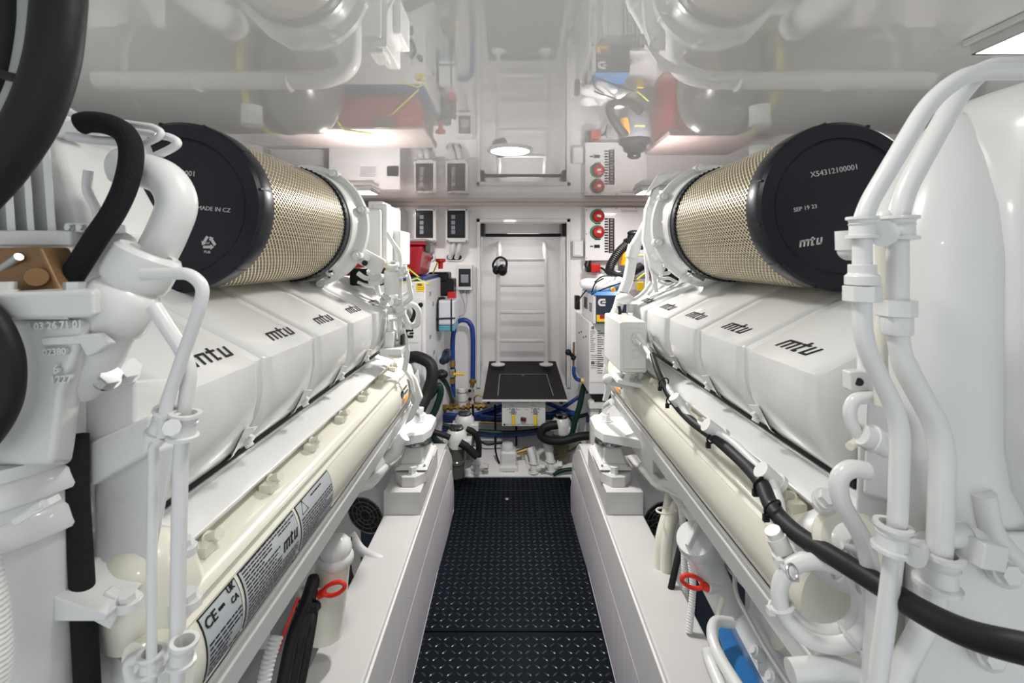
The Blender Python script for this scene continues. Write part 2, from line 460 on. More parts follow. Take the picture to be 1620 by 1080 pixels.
# ------------------------------------------------------------------ ceiling lamps
for i, (x, y) in enumerate(ROUND[:2]):
    t = thing('downlight', ['round lit downlight in the ceiling over the walkway', 'unseen round downlight added in the ceiling above the camera'][i], 'ceiling light', (x, y, CEIL), 'round downlights')
    g = G(); g.lathe((x, y, CEIL), (0, 0, -1), [(0, .062), (0, .086), (.004, .086), (.007, .080), (.007, .074), (.003, .070), (0, .062)], close=True); g.build('bezel', 'white', t)
    g = G(); g.lathe((x, y, CEIL), (0, 0, -1), [(0, .0705), (.0045, .0705)]); g.build('diffuser', 'lamp', t)
for i, (x, y) in enumerate(SQUARE):
    t = thing('square_lamp', 'square glass ceiling lamp %s' % ['outboard of the left engine near the far bulkhead', 'outboard of the right engine near the far bulkhead', 'above the near end of the left engine', 'above the near end of the right engine'][i], 'ceiling light', (x, y, CEIL), 'square ceiling lamps')
    g = G(); g.box((x, y, CEIL - .006), (.18, .18, .012)); g.build('base_plate', 'white', t, bev=.003)
    g = G(); g.box((x, y, CEIL - .019), (.155, .155, .014)); g.build('diffuser', 'lamp', t, bev=.004)
    g = G()
    for dx, dy, lx, ly in ((0, .08, .16, .006), (0, -.08, .16, .006), (.08, 0, .006, .16), (-.08, 0, .006, .16)): g.box((x + dx, y + dy, CEIL - .02), (lx, ly, .02))
    g.build('bezel', 'steel', t)
# ------------------------------------------------------------------ the two engines
def DD(s, d): return d if d < .146 else .146 + (d - .146) * (.905 if s > 0 else .945)
def engine(s, nm, y0):
    def X(v): return XC + s * v
    def Q(x, y, d): return V(X(x), y, EYE - DD(s, d))
    t = thing('marine_engine', 'large white marine diesel engine on the %s side of the walkway' % nm, 'engine', (X(.85), 1.0, .3), 'twin engines')
    def prism(g, prof, ya, yb, sh=0):
        return g.rings([[Q(x, ya, d) for x, d in prof], [Q(x, yb, d) for x, d in prof]])
    pitch, LEN = .188, .94
    ye = y0 + LEN
    # rocker covers
    COV = [(.3755, .158), (.3765, .1505), (.383, .146), (.61, .0275), (.66, .02), (.70, .035), (.74, .10), (.72, .25), (.60, .33), (.43, .305), (.398, .275), (.380, .238), (.374, .205)]
    cx, cd = .55, .18
    n0 = -1 if s > 0 else 0
    for k in range(n0 + (1 if s > 0 else 0), 5):
        a, b = y0 + k * pitch + .009, y0 + (k + 1) * pitch - .013
        g = G()
        def sc_(f, lift=0): return [(cx + (x - cx) * f, cd + (d - cd) * f) for x, d in COV]
        rs = []
        for y, f in ((a, .925), (a + .003, .960), (a + .008, .986), (a + .015, 1.0), (b - .015, 1.0), (b - .008, .986), (b - .003, .960), (b, .925)):
            rs.append([Q(x, y, d) for x, d in sc_(f)])
        g.rings(rs)
        c = g.build('valve_cover', 'white', t, ang=28)
        # logo on the top face
        e = V(X(.380), 0, EYE - .1475); up = (V(X(.61), 0, EYE - .0275) - e).normalized()
        along = V(0, 1, 0) if s < 0 else V(0, -1, 0)
        lh = .0215
        yc = (a + b) / 2 - .008 + (.032 if s < 0 else .012)
        o = e + up * .024; o.y = yc - along.y * 1.75 * lh
        n = along.cross(up)
        gl = strokes(G(), MTU, o + n * .0006, along, up, lh, .18, shear=.42)
        gl.build('lettering', 'ink', c)
        # hold-down bolts low on the cover
        g = G()
        for yy in (b + .003,):
            g.hexn(Q(.400, yy, .268), (-s, 0, -.6), .0075, .012); g.cyl(Q(.41, yy, .25), Q(.392, yy, .283), .006)
        g.build('bolt', 'white', t)
        g = G(); g.poly([Q(.381, b - .03, .243), Q(.40, b - .03, .285), Q(.418, b - .01, .300), Q(.3785, b - .006, .25)], (0, .006, 0)); g.poly([Q(.385, b - .004, .235), Q(.39, b - .02, .262), Q(.425, b + .012, .303), Q(.43, b + .014, .27)], (0, .005, 0))
        g.build('skirt_fin', 'white', t)
    # bank body behind the covers
    g = G(); prism(g, [(cx + (x - cx) * .94, cd + (d - cd) * .94) for x, d in COV], y0 + .02, ye - .01); g.build('cylinder_bank', 'white', t)
    g = G(); prism(g, [(.46, .30), (.425, .3015), (.4235, .3075), (.46, .3095)], max(y0, .50), ye + .03); g.build('gasket', 'ink', t)
    # sloping shelf plate
    ys = .42 if s < 0 else .50
    g = G(); prism(g, [(.47, .3095), (.424, .3095), (.422, .3135), (.378, .3285), (.374, .331), (.376, .337), (.47, .337)], ys, ye + .02)
    g.build('shelf_plate', 'white', t, bev=.0015)
    # cream manifold with groove, shoulder and rounded belly
    mb = [(.50, .338), (.392, .338), (.390, .352), (.376, .357), (.354, .362), (.3455, .367), (.342, .374), (.3435, .381), (.3455, .385), (.3405, .390)]
    for k in range(13):
        a = k / 12; an = R(-62 + 128 * a)
        mb.append((.366 - .036 * math.cos(an) - .0015 * 0, .435 + .058 * math.sin(an)))
    mb += [(.36, .515), (.50, .515)]
    g = G(); prism(g, mb, ys + .05, ye + .10); g.build('exhaust_manifold', 'cream', t, ang=40)
    # studs in the groove
    g = G()
    y = ys + .13
    while y < ye + .05:
        g.box(Q(.372, y, .352), (.018, .022, .012)); g.hexn(Q(.378, y + .012, .350), (-s, -.2, .5), .0075, .022)
        y += .148; g.cut()
    g.build('clamp_bolt', 'cream', t)
    # rail under the manifold
    g = G(); prism(g, [(.372, .508), (.3515, .5115), (.3495, .516), (.3575, .5625), (.374, .5655)], ys, ye + .16); g.build('rail', 'white', t, bev=.002)
    g = G(); prism(g, [(.352, .496), (.3485, .499), (.3495, .508), (.36, .511)], ys, ye + .14); g.build('rail_lip', 'white', t)
    # crankcase, sump
    g = G(); prism(g, [(.62, .30), (.50, .34), (.50, .56), (.56, .70), (.62, .86), (1.05, .86), (1.2, .6), (1.25, .3)], .56, ye + .06); g.build('crankcase', 'cast', t, bev=.01)
    g = G(); prism(g, [(.66, .84), (.70, 1.02), (1.0, 1.02), (1.03, .84)], .62, ye - .02); g.build('oil_sump', 'cast', t, bev=.02)
    # far bank of covers and the pipes in the valley (seen mirrored in the ceiling)
    FB = [(1.325, .158), (1.317, .146), (1.09, .0275), (1.04, .02), (1.0, .035), (.96, .10), (1.0, .25), (1.10, .33), (1.27, .305), (1.32, .238)]
    g = G()
    for k in range(5): prism(g, FB, y0 + k * pitch + .005, y0 + (k + 1) * pitch - .01).cut()
    g.build('valve_cover', 'white', t, bev=.012, seg=3)
    g = G()
    g.tube([Q(.74, .72, -.02), Q(.74, 1.5, -.02), Q(.70, 1.66, .02)], .055, fil=.08)
    g.tube([Q(.96, .72, -.02), Q(.96, 1.5, -.02), Q(1.0, 1.66, .02)], .055, fil=.08)
    for k in range(5):
        g.tube([Q(.74, .8 + k * .17, -.02), Q(.70, .8 + k * .17, .0), Q(.68, .8 + k * .17, .06)], .026, fil=.03)
    g.build('intake_pipe', 'white', t)
    g = G(); g.bb(X(.72), X(.98), .75, 1.50, EYE - .30, EYE - .04); g.build('charge_cooler', 'cast', t, bev=.02, seg=3)
    g = G()
    g.tube([Q(1.45, 1.63, -.19), Q(.66, 1.63, -.19), Q(.56, 1.63, -.15), Q(.56, 1.63, .0)], .03, fil=.06)
    g.torus(Q(.78, 1.63, -.19), (1, 0, 0), .032, .006); g.torus(Q(1.1, 1.63, -.19), (1, 0, 0), .032, .006)
    g.build('crossover_pipe', 'white', t)
    # end housing at the far end of the engine
    g = G(); prism(g, [(.42, .16), (.52, .06), (1.15, .06), (1.25, .3), (1.15, .84), (.60, .84), (.46, .60), (.36, .52), (.345, .46), (.37, .36)], ye + .035, ye + .15); g.build('end_housing', 'cast', t, bev=.012, seg=3)
    g = G()
    for x, d in ((.372, .40), (.362, .455), (.378, .505), (.41, .33), (.44, .26), (.42, .56), (.46, .60)):
        g.hexn(Q(x + .02, ye + .035, d), (0, -1, 0), .0085, .014).cut()
    g.build('bolt', 'white', t)
    g = G(); prism(g, [(.343, .365), (.334, .40), (.331, .44), (.340, .49), (.40, .52), (.40, .35)], ye + .06, ye + .13); g.build('manifold_end', 'cream', t, bev=.012, seg=3)
    return t, Q, X, prism, ye
engL, QL, XL_, prL, yeL = engine(-1, 'left', .506)
engR, QR, XR_, prR, yeR = engine(1, 'right', .594)
g = G()
# ribbed casting strips on the near face of both banks stay behind the foreground pipes

# ------------------------------------------------------------------ label plates on the left manifold
def on_belly(s, r_ratio_an, y, lift=.0009):
    an = r_ratio_an
    return V(XC + s * (.366 - (.036 + lift) * math.cos(an)), y, EYE - DD(-1, .435 + (.058 + lift) * math.sin(an)))
def curved_plate(name, ya, yb, a0, a1, parent, m='label', border=True, lift=.0008):
    n = 8
    def strip(g, ya, yb, a0, a1, lf):
        rs = []
        for j in range(n + 1):
            a = a0 + (a1 - a0) * j / n
            rs.append([on_belly(-1, a, ya, lf), on_belly(-1, a, yb, lf), on_belly(-1, a, yb, lf - .0012), on_belly(-1, a, ya, lf - .0012)])
        g.rings(rs)
    g = G().use('ink'); strip(g, ya, yb, a0, a1, lift); g.use(m)
    strip(g, ya + .0016, yb - .0016, a0 + .04, a1 - .04, lift + .0003)
    return g.build(name, None, parent)
def belly_rows(parent, ya, yb, a0, a1, rows, seed, name='fine_print'):
    g = G(); rnd = random.Random(seed)
    for r in range(rows):
        a = a0 + (a1 - a0) * (r + .5) / rows; da = (a1 - a0) / rows * .22
        y = ya; lim = yb - (0 if rnd.random() < .7 else (yb - ya) * rnd.uniform(.1, .5))
        while y < lim:
            L = min(rnd.uniform(.004, .012), lim - y)
            if L > .001: g.quad(on_belly(-1, a - da, y, .0016), on_belly(-1, a - da, y + L, .0016), on_belly(-1, a + da, y + L, .0016), on_belly(-1, a + da, y, .0016))
            y += L + .0016
    return g.build(name, 'ink', parent, recalc=False)
A0, A1 = R(-46), R(28)
pl = thing('engine_label', 'silver certification label with CE mark, nearest on the left cream manifold', 'label', on_belly(-1, 0, .52), 'silver labels on the left manifold')
curved_plate('plate', .490, .556, A0, A1, pl)
belly_rows(pl, .494, .553, R(-12), R(25), 7, 3)
def belly_text(txt, y, a, size, parent, along=(0, 1, 0)):
    p = on_belly(-1, a, y, .0014); p2 = on_belly(-1, a - .15, y, .0014)
    return lettering(txt, p, along, p2 - p, size, 'ink', parent, bold=.0002)
belly_text('CE', .4945, R(-26), .016, pl); belly_text('UK', .5375, R(-36), .0095, pl); belly_text('CA', .5375, R(-22), .0095, pl); belly_text('0098', .5175, R(-30), .005, pl)
pl = thing('engine_label', 'largest silver label, dense print and engine maker logo, on the left manifold', 'label', on_belly(-1, 0, .64), 'silver labels on the left manifold')
curved_plate('plate', .562, .704, A0, A1, pl)
belly_rows(pl, .567, .650, R(-46), R(24), 15, 5); belly_rows(pl, .652, .70, R(-46), R(-32), 3, 6); belly_rows(pl, .652, .70, R(2), R(24), 5, 7)
g = strokes(G(), MTU, on_belly(-1, R(-6), .657, .0016), (0, 1, 0), on_belly(-1, R(-26), .66) - on_belly(-1, R(-6), .66), .0115, .26, shear=.3); g.build('lettering', 'ink', pl)
pl = thing('engine_label', 'silver warning label with a triangle, farthest of the labels on the left manifold', 'label', on_belly(-1, 0, .77), 'silver labels on the left manifold')
curved_plate('plate', .711, .838, A0, A1, pl)
belly_rows(pl, .716, .834, R(-20), R(24), 9, 8); belly_rows(pl, .76, .80, R(-40), R(-34), 1, 9)
g = G()
p = [on_belly(-1, R(-24), .722, .0014), on_belly(-1, R(-24), .742, .0014), on_belly(-1, R(-44), .732, .0014)]
for a, b in zip(p, p[1:] + p[:1]): g.tube([a, b], .0006, seg=4)
g.build('warning_triangle', 'ink', pl)
for ya, yb, lb in ((.545, .70, 'narrow silver strip label under the largest manifold label'), (.71, .85, 'narrow silver strip label under the warning label')):
    pl = thing('strip_label', lb, 'label', on_belly(-1, R(40), ya), 'silver strip labels on the left manifold')
    curved_plate('plate', ya, yb, R(36), R(62), pl, m='paper'); belly_rows(pl, ya + .01, ya + .06, R(42), R(56), 2, int(ya * 99))
for s, nm, yy in ((-1, 'left', 1.36), (1, 'right', 1.42)):
    pl = thing('rating_sticker', 'small cream sticker with orange print at the far end of the %s manifold' % nm, 'sticker', V(XC + s * .33, yy, EYE - .44))
    def ob(a, y, lf=.0009): 
        v = on_belly(-1, a, y, lf); v.x = XC + s * (XC - v.x) if s > 0 else v.x; return v
    def pt(a, y, lf=.001): return V(XC + s * (.366 - (.036 + lf) * math.cos(a)), y, EYE - DD(s, .435 + (.058 + lf) * math.sin(a)))
    g = G().use('paper'); g.hexa([pt(R(-35), yy, -.0005), pt(R(-35), yy + .1, -.0005), pt(R(20), yy + .1, -.0005), pt(R(20), yy, -.0005), pt(R(-35), yy), pt(R(-35), yy + .1), pt(R(20), yy + .1), pt(R(20), yy)]); g.build('sticker_film', None, pl)
    g = G()
    g.torus(pt(R(-18), yy + .02, .0016), (1, 0, 0), .010, .0018, seg=16, rs=6)
    for k in range(2): g.tube([pt(R(-26 + 14 * k), yy + .045, .0016), pt(R(-26 + 14 * k), yy + .09, .0016)], .0018, seg=6)
    g.build('emblem', 'ink', pl)
    g = G(); 
    for k in range(3): g.tube([pt(R(2 + 6 * k), yy + .035, .0016), pt(R(2 + 6 * k), yy + .095, .0016)], .0014, seg=6)
    g.build('orange_print', mat('orange_ink', (.75, .33, .08), .5), pl)

# ------------------------------------------------------------------ air filters
def air_filter(s, nm):
    cx, cz, r = XC * 0 + s * .545, EYE + .084, .1405
    ya, yb = .765, 1.165
    t = thing('air_filter', 'big round air filter with black end cap above the %s engine' % nm, 'air filter', (cx, ya, cz - r), 'engine air filters')
    o = V(cx, ya, cz)
    g = G()
    g.lathe(o, (0, 1, 0), [(.030, .02), (.006, .02), (.006, r * .775), (.0035, r * .785), (.0035, r * .795), (.0, r * .805), (.0, r * .955), (.004, r * .99), (.009, r), (.036, r), (.042, r * .985), (.042, .1), (.030, .02)], seg=96, close=True, cap=False)
    cap = g.build('end_cap', 'capblack', t, ang=30)
    g = G()
    g.lathe(o + V(0, .004, 0), (0, 1, 0), [(0, .0001), (0, r * .78), (.01, r * .78), (.01, .0001)], seg=64, cap=False); g.build('cap_disc', 'capblack', t)
    g = G()
    for k in range(12):
        a = 2 * PI * (k + .4) / 12
        c, s_ = math.cos(a), math.sin(a)
        g.box(o + V(c * r * .982, .016, s_ * r * .982), (.0055, .030, .0035), Matrix.Rotation(-a, 3, 'Y')).cut()
    g.build('rim_notch', 'ink', t)
    # pleated paper
    g = G(); n = 240
    rs = []
    for y in (ya + .036, yb):
        rs.append([V(cx + math.cos(2 * PI * i / n) * (r * (.945 if i % 2 else .88)), y, cz + math.sin(2 * PI * i / n) * (r * (.945 if i % 2 else .88))) for i in range(n)])
    g.rings(rs); g.build('pleated_paper', 'pleat', t, ang=10)
    # expanded wire mesh
    g = G(); ns = 100; steps = 64; rw = r * .978; hw = .00085
    for dr in (1, -1):
        for k in range(ns):
            a0 = 2 * PI * k / ns; prev = None
            for j in range(steps + 1):
                y = ya + .040 + (yb - ya - .040) * j / steps
                a = a0 + dr * 2 * PI / ns * j * .5 + 0
                c, s_ = math.cos(a), math.sin(a); c2, s2 = math.cos(a + .016), math.sin(a + .016)
                rr_ = rw * (1 + .004 * ((j + (dr > 0)) % 2))
                p = (g.b.verts.new((cx + c * rr_, y, cz + s_ * rr_)), g.b.verts.new((cx + c2 * rr_, y + .0006, cz + s2 * rr_)))
                if prev: g.face([prev[0], prev[1], p[1], p[0]])
                prev = p
    g.build('wire_mesh', 'mesh', t, recalc=False)
    g = G(); g.lathe((cx, yb - .012, cz), (0, 1, 0), [(0, r * .95), (0, r * 1.005), (.022, r * 1.005), (.022, r * .95)], seg=72, close=True); g.torus((cx, yb - .012, cz), (0, 1, 0), r * .985, .0035, seg=72, rs=6)
    g.build('seal_ring', 'capblack', t)
    g = G()
    for k in range(70):
        a = 2 * PI * k / 70; g.sphere((cx + math.cos(a) * r * 1.0, yb - .014, cz + math.sin(a) * r * 1.0), .0038, seg=6, rg=4)
    g.build('ring_beads', 'capblack', t)
    f = V(0, -.0002, 0)
    k = 1 / 740 * ya
    def FP(px, py): return V((px - 807) * k, ya + .0038, EYE - (py - 408) * k)
    if s > 0:
        a = R(10); ux, uy = V(math.cos(a), 0, math.sin(a)), V(-math.sin(a), 0, math.cos(a))
        lettering('X54312100001', FP(1285, 280), ux, uy, 12.5 * k, 'silverink', t)
        lettering('SEP 19 23', FP(1258, 335), ux, uy, 9.5 * k, 'silverink', t)
        g = strokes(G(), MTU, FP(1268, 391), ux, uy, 10 * k, .27, shear=.3, depth=.0012); g.build('lettering', 'silverink', t)
    else:
        a = R(-5); ux, uy = V(math.cos(a), 0, math.sin(a)), V(-math.sin(a), 0, math.cos(a))
        lettering('X54312100001', FP(233, 272), ux, uy, 12 * k, 'silverink', t)
        lettering('MADE IN CZ', FP(309, 331), ux, uy, 9.5 * k, 'silverink', t)
        g = G(); c = FP(328, 384)
        tri = [c + V(math.cos(R(90 + 120 * i)) * 14 * k, 0, math.sin(R(90 + 120 * i)) * 13 * k) for i in range(3)]
        for i in range(3):
            p, q = tri[i], tri[(i + 1) % 3]; d = (q - p)
            p1, q1 = p + d * .14, p + d * .62
            nn = V(-d.z, 0, d.x).normalized()
            g.poly([p1 - nn * 2.2 * k, q1 - nn * 2.2 * k, q1 + nn * 2.2 * k, p1 + nn * 2.2 * k], (0, -.0008, 0))
            g.poly([q1 - nn * 4.4 * k, q1 + d * .24, q1 + nn * 4.4 * k], (0, -.0008, 0))
        g.build('recycling_symbol', 'silverink', t)
        lettering('07', FP(324, 386), ux, uy, 5.5 * k, 'silverink', t); lettering('PUR', FP(320, 400), ux, uy, 6 * k, 'silverink', t)
    # hose clamp
    g = G(); g.lathe((cx, yb + .012, cz), (0, 1, 0), [(0, r * 1.0), (0, r * 1.025), (.014, r * 1.025), (.014, r * 1.0)], seg=72, close=True)
    a = R(-118) if s > 0 else R(-62)
    c = V(cx + math.cos(a) * r * 1.05, yb + .018, cz + math.sin(a) * r * 1.05)
    g.box(c, (.03, .018, .014), Matrix.Rotation(-(a + PI / 2), 3, 'Y')); g.cyl(c + V(-.022, 0, .006), c + V(.022, 0, -.006), .005); g.hexn(c + V(s * -.02, 0, .008), (-s, 0, .3), .007, .01)
    g.build('hose_clamp', 'steel', t)
    # housing ring, bolted to the engine
    eng = engL if s < 0 else engR
    g = G(); g.lathe((cx, yb + .022, cz), (0, 1, 0), [(0, .06), (0, r * .99), (.004, r * 1.02), (.012, r * 1.03), (.04, r * 1.035), (.06, r * 1.09), (.062, r * 1.17), (.082, r * 1.17), (.09, r * 1.12), (.11, r * .9), (.15, r * .75), (.15, .06)], seg=72, close=True)
    g.build('intake_housing', 'white', eng, ang=30)
    g = G()
    for k in range(8):
        a = 2 * PI * (k + .35) / 8
        p = V(cx + math.cos(a) * r * 1.13, yb + .078, cz + math.sin(a) * r * 1.13)
        g.cyl(p + V(0, .02, 0), p + V(0, -.006, 0), .012, seg=14); g.hexn(p + V(0, -.006, 0), (0, -1, 0), .008, .012).cut()
    g.build('bolt', 'white', eng)
    return t
air_filter(-1, 'left'); air_filter(1, 'right')

# ------------------------------------------------------------------ silencers lying across the room behind the engines (mirrored in the ceiling)
for s, nm in ((-1, 'left'), (1, 'right')):
    t = thing('exhaust_silencer', 'big grey steel drum lying crosswise behind the %s engine, mirrored in the ceiling' % nm, 'silencer', (s * 1.3, 2.06, 1.17), 'exhaust silencers')
    g = G(); g.lathe((s * .76, 2.06, 1.385), (s, 0, 0), [(0, .01), (.003, .06), (.015, .12), (.035, .165), (.065, .20), (.10, .22), (1.12, .22), (1.12, .01)], seg=64); g.build('drum', 'silencer', t)
    for x in (.98, 1.05, 1.5):
        g = G(); g.lathe((s * x, 2.06, 1.385), (s, 0, 0), [(0, .219), (0, .225), (.025, .225), (.025, .219)], seg=56, close=True); g.build('strap', 'black' if x < 1 else 'lime' if x < 1.1 else 'steel', t)
    g = G(); g.bb(s * 1.0, s * 1.05, 1.95, 2.17, -.28, 1.18).cut(); g.bb(s * 1.6, s * 1.65, 1.95, 2.17, -.28, 1.18); g.build('support', 'wall', t)

# ------------------------------------------------------------------ mounts at the far feet
def mount(s, nm, eng, Q, X):
    top = EYE - .924
    t = thing('engine_mount', 'white engine mount with a steel dome on the %s beam' % nm, 'engine mount', (X(.40), 1.8, top), 'engine mounts')
    g = G(); g.bb(X(.334), X(.468), 1.682, 2.08, top - .002, top + .083); g.build('mount_block', 'beam', t, bev=.003)
    zb = top + .083
    g = G(); oc = []
    for a in range(8):
        an = R(22.5 + 45 * a); oc.append(V(X(.385 + .062 * math.cos(an)), 1.785 + .075 * math.sin(an), zb))
    g.poly(oc, (0, 0, .038)); g.build('foot', 'beam', t, bev=.003)
    z1 = zb + .045
    g = G(); g.hexa([V(X(.320), 1.75, z1), V(X(.448), 1.75, z1), V(X(.448), 1.985, z1), V(X(.320), 1.985, z1), V(X(.332), 1.765, z1 + .014), V(X(.438), 1.765, z1 + .014), V(X(.438), 1.97, z1 + .014), V(X(.332), 1.97, z1 + .014)])
    g.build('base_plate', 'white', t, bev=.005, seg=3)
    g = G(); g.hexa([V(X(.338), 1.775, z1 + .012), V(X(.432), 1.775, z1 + .012), V(X(.432), 1.96, z1 + .012), V(X(.338), 1.96, z1 + .012), V(X(.352), 1.81, z1 + .062), V(X(.418), 1.81, z1 + .062), V(X(.418), 1.93, z1 + .062), V(X(.352), 1.93, z1 + .062)])
    g.build('pedestal', 'white', t, bev=.008, seg=3)
    g = G(); g.lathe((X(.385), 1.87, z1 + .06), (0, 0, 1), [(0, .058), (.008, .058), (.022, .050), (.036, .036), (.05, .030)], seg=32); g.build('steel_dome', 'steelring', t, label='polished steel dome')
    g = G(); g.hexn((X(.375), 1.742, zb + .032), (0, 0, 1), .015, .034); g.build('mount_bolt', 'white', t)
    g = G()
    for x, y in ((.335, 1.765), (.433, 1.765), (.335, 1.96), (.433, 1.96)): g.hexn((X(x), y, z1 + .010), (0, 0, 1), .0045, .007).cut()
    g.build('screw', 'zinc', t)
    # engine bracket resting on the dome: part of the engine
    g = G(); zk = z1 + .108
    g.poly([V(X(.315), 1.80, zk), V(X(.335), 1.745, zk), V(X(.50), 1.66, zk), V(X(.62), 1.66, zk), V(X(.62), 1.98, zk), V(X(.34), 1.96, zk), V(X(.315), 1.92, zk)], (0, 0, .034))
    g.poly([V(X(.35), 1.93, zk + .03), V(X(.60), 1.93, zk + .03), V(X(.60), 1.93, zk + .14), V(X(.40), 1.93, zk + .075)], (0, .02, 0))
    g.poly([V(X(.40), 1.72, zk + .03), V(X(.60), 1.66, zk + .03), V(X(.60), 1.66, zk + .12), V(X(.45), 1.70, zk + .06)], (0, .02, 0))
    g.bb(X(.46), X(.62), 1.55, 1.98, zk - .05, zk + .16)
    g.build('mounting_bracket', 'white', eng, bev=.004)
    g = G(); g.cyl((X(.37), 1.87, zk + .03), (X(.37), 1.87, zk + .085), .011); g.hexn((X(.37), 1.87, zk + .034), (0, 0, 1), .018, .03); g.cyl((X(.37), 1.87, zk + .08), (X(.37), 1.87, zk + .09), .013); g.build('mount_stud', 'white', eng)
mount(-1, 'left', engL, QL, XL_); mount(1, 'right', engR, QR, XR_)
# ------------------------------------------------------------------ helpers for plumbing
def pp(lst, Y=None):
    return [P(a[0], a[1], a[2] if len(a) > 2 else Y) for a in lst]
def coupling(g, p0, p1, r):
    """sleeve with a flange at each end, along p0 -> p1"""
    p0 = Vector(p0); p1 = Vector(p1); L = (p1 - p0).length
    g.lathe(p0, p1 - p0, [(0, r * .9), (0, r * 1.28), (L * .12, r * 1.3), (L * .16, r * 1.08), (L * .3, r * 1.02), (L * .34, r * 1.12), (L * .4, r * 1.02), (L * .8, r * 1.05), (L * .84, r * 1.3), (L * .97, r * 1.3), (L, r * .9)], seg=24, close=True)
    return g
def hexcol(g, p0, p1, r): g.cyl(p0, p1, r, seg=6); return g

# ------------------------------------------------------------------ left foreground
Yn = .40
t = thing('filter_hose', 'thick black hose loop hanging in the top left corner', 'hose', P(60, 100, .36))
g = G(); g.tube(pp([(98, -160), (97, -60), (92, 30), (80, 110), (50, 190), (0, 265), (-60, 330)], .36), .0165, seg=24, smooth=True); g.build('hose_body', 'rubber', t)
g = G(); g.tube(pp([(62, -160), (50, -50), (44, 20), (36, 90), (14, 150), (-20, 200)], .375), .0085, seg=18, smooth=True); g.build('inner_sleeve', 'midg', t, label='grey inner sleeve')
g = G(); g.tube(pp([(20, -160), (14, -40), (12, 40), (0, 110), (-20, 160)], .37), .011, seg=18, smooth=True); g.build('inner_hose', 'rubber', t)
g = G(); g.tube(pp([(-10, 112), (10, 120), (34, 126), (60, 134)], .352), .0035, seg=10); g.build('cable_tie', 'black', t)

t = thing('turbocharger_housing', 'white ribbed turbocharger housing above the bronze bracket at the left edge', 'turbocharger', P(60, 388, .5))
def pxbox(g, x0, x1, y0, y1, Y0, dY):
    """box whose near face covers the pixel rectangle at depth Y0"""
    a = P(x0, y1, Y0); b = P(x1, y0, Y0); return g.bb(a.x, b.x, Y0, Y0 + dY, a.z, b.z)
g = G(); a, b = P(-60, 388, .47), P(150, 205, .47)
g.hexa([V(a.x, .47, a.z), V(P(140, 0, .47).x, .47, a.z), V(P(140, 0, .47).x, .60, a.z), V(a.x, .60, a.z), V(a.x, .49, b.z), V(P(60, 0, .47).x, .49, b.z), V(P(60, 0, .47).x, .58, b.z), V(a.x, .58, b.z)])
g.build('casing', 'cast', t, bev=.008, seg=3)
for x0, x1 in ((-22, -8), (12, 26), (44, 56), (76, 90)):
    g = G(); g.hexa([P(x0, 372, .455), P(x1, 372, .455), P(x1, 372, .475), P(x0, 372, .475), P(x0 - 12, 215, .478), P(x1 - 12, 215, .478), P(x1 - 12, 215, .495), P(x0 - 12, 215, .495)]); g.build('rib', 'cast', t, bev=.0015)
g = G(); pxbox(g, -60, 112, 364, 390, .445, .10); g.build('flange', 'cast', t, bev=.003)
g = G(); g.cyl(P(60, 260, .55), P(235, 235, .60), .030, .034, seg=28); g.torus(P(150, 248, .575), P(235, 235, .6) - P(60, 260, .55), .031, .004, rs=8); g.build('barrel', 'white', t)
g = G(); g.cyl(P(62, 205, .50), P(108, 178, .50), .013, seg=24); g.sphere(P(100, 190, .5), .015); g.box(P(122, 205, .5), (.03, .02, .014), (0, -.3, 0)); g.build('actuator', 'white', t, bev=.002)
g = G(); g.tube(pp([(140, 270), (136, 300), (155, 335), (157, 362), (140, 368)], .46), .0042, fil=.01); g.build('drain_pipe', 'white', t)
g = G(); pxbox(g, 100, 160, 352, 368, .45, .03); g.build('connector_block', 'white', t, bev=.002)
for x in (112, 130, 148):
    g = G(); g.hexn(P(x, 360, .449), (0, -1, 0), .003, .004); g.build('bolt', 'zinc', t)

t = thing('sleeved_hose', 'black fabric-sleeved hose arching over the left white elbow pipe', 'hose', P(150, 460, .45))
g = G(); g.tube(pp([(128, 196), (142, 193), (172, 197), (198, 212), (208, 242), (200, 290), (180, 335), (155, 372), (128, 415), (98, 462)], .44), .0098, seg=20, smooth=True); g.build('sleeve', 'felt', t)

for i, (pts, lb) in enumerate((([(100, 176), (135, 187), (243, 201), (256, 209), (250, 218), (215, 234), (178, 258)], 'thin white bent pipe, upper of two beside the black sleeved hose'),
                 ([(150, 205), (200, 205), (270, 217), (284, 226), (270, 236), (200, 268), (175, 283)], 'thin white bent pipe, lower of two beside the black sleeved hose'))):
    t = G(); t.tube(pp(pts, .46 + .012 * i), .0034 + .0006 * i, fil=.010, seg=14); tag(t.build('thin_pipe', 'white'), lb, 'pipe')
g = G(); g.tube(pp([(108, 215), (150, 222), (192, 224)], .45), .0045, fil=.01); tag(g.build('thin_pipe', 'white'), 'short straight white pipe under the black sleeved hose', 'pipe')

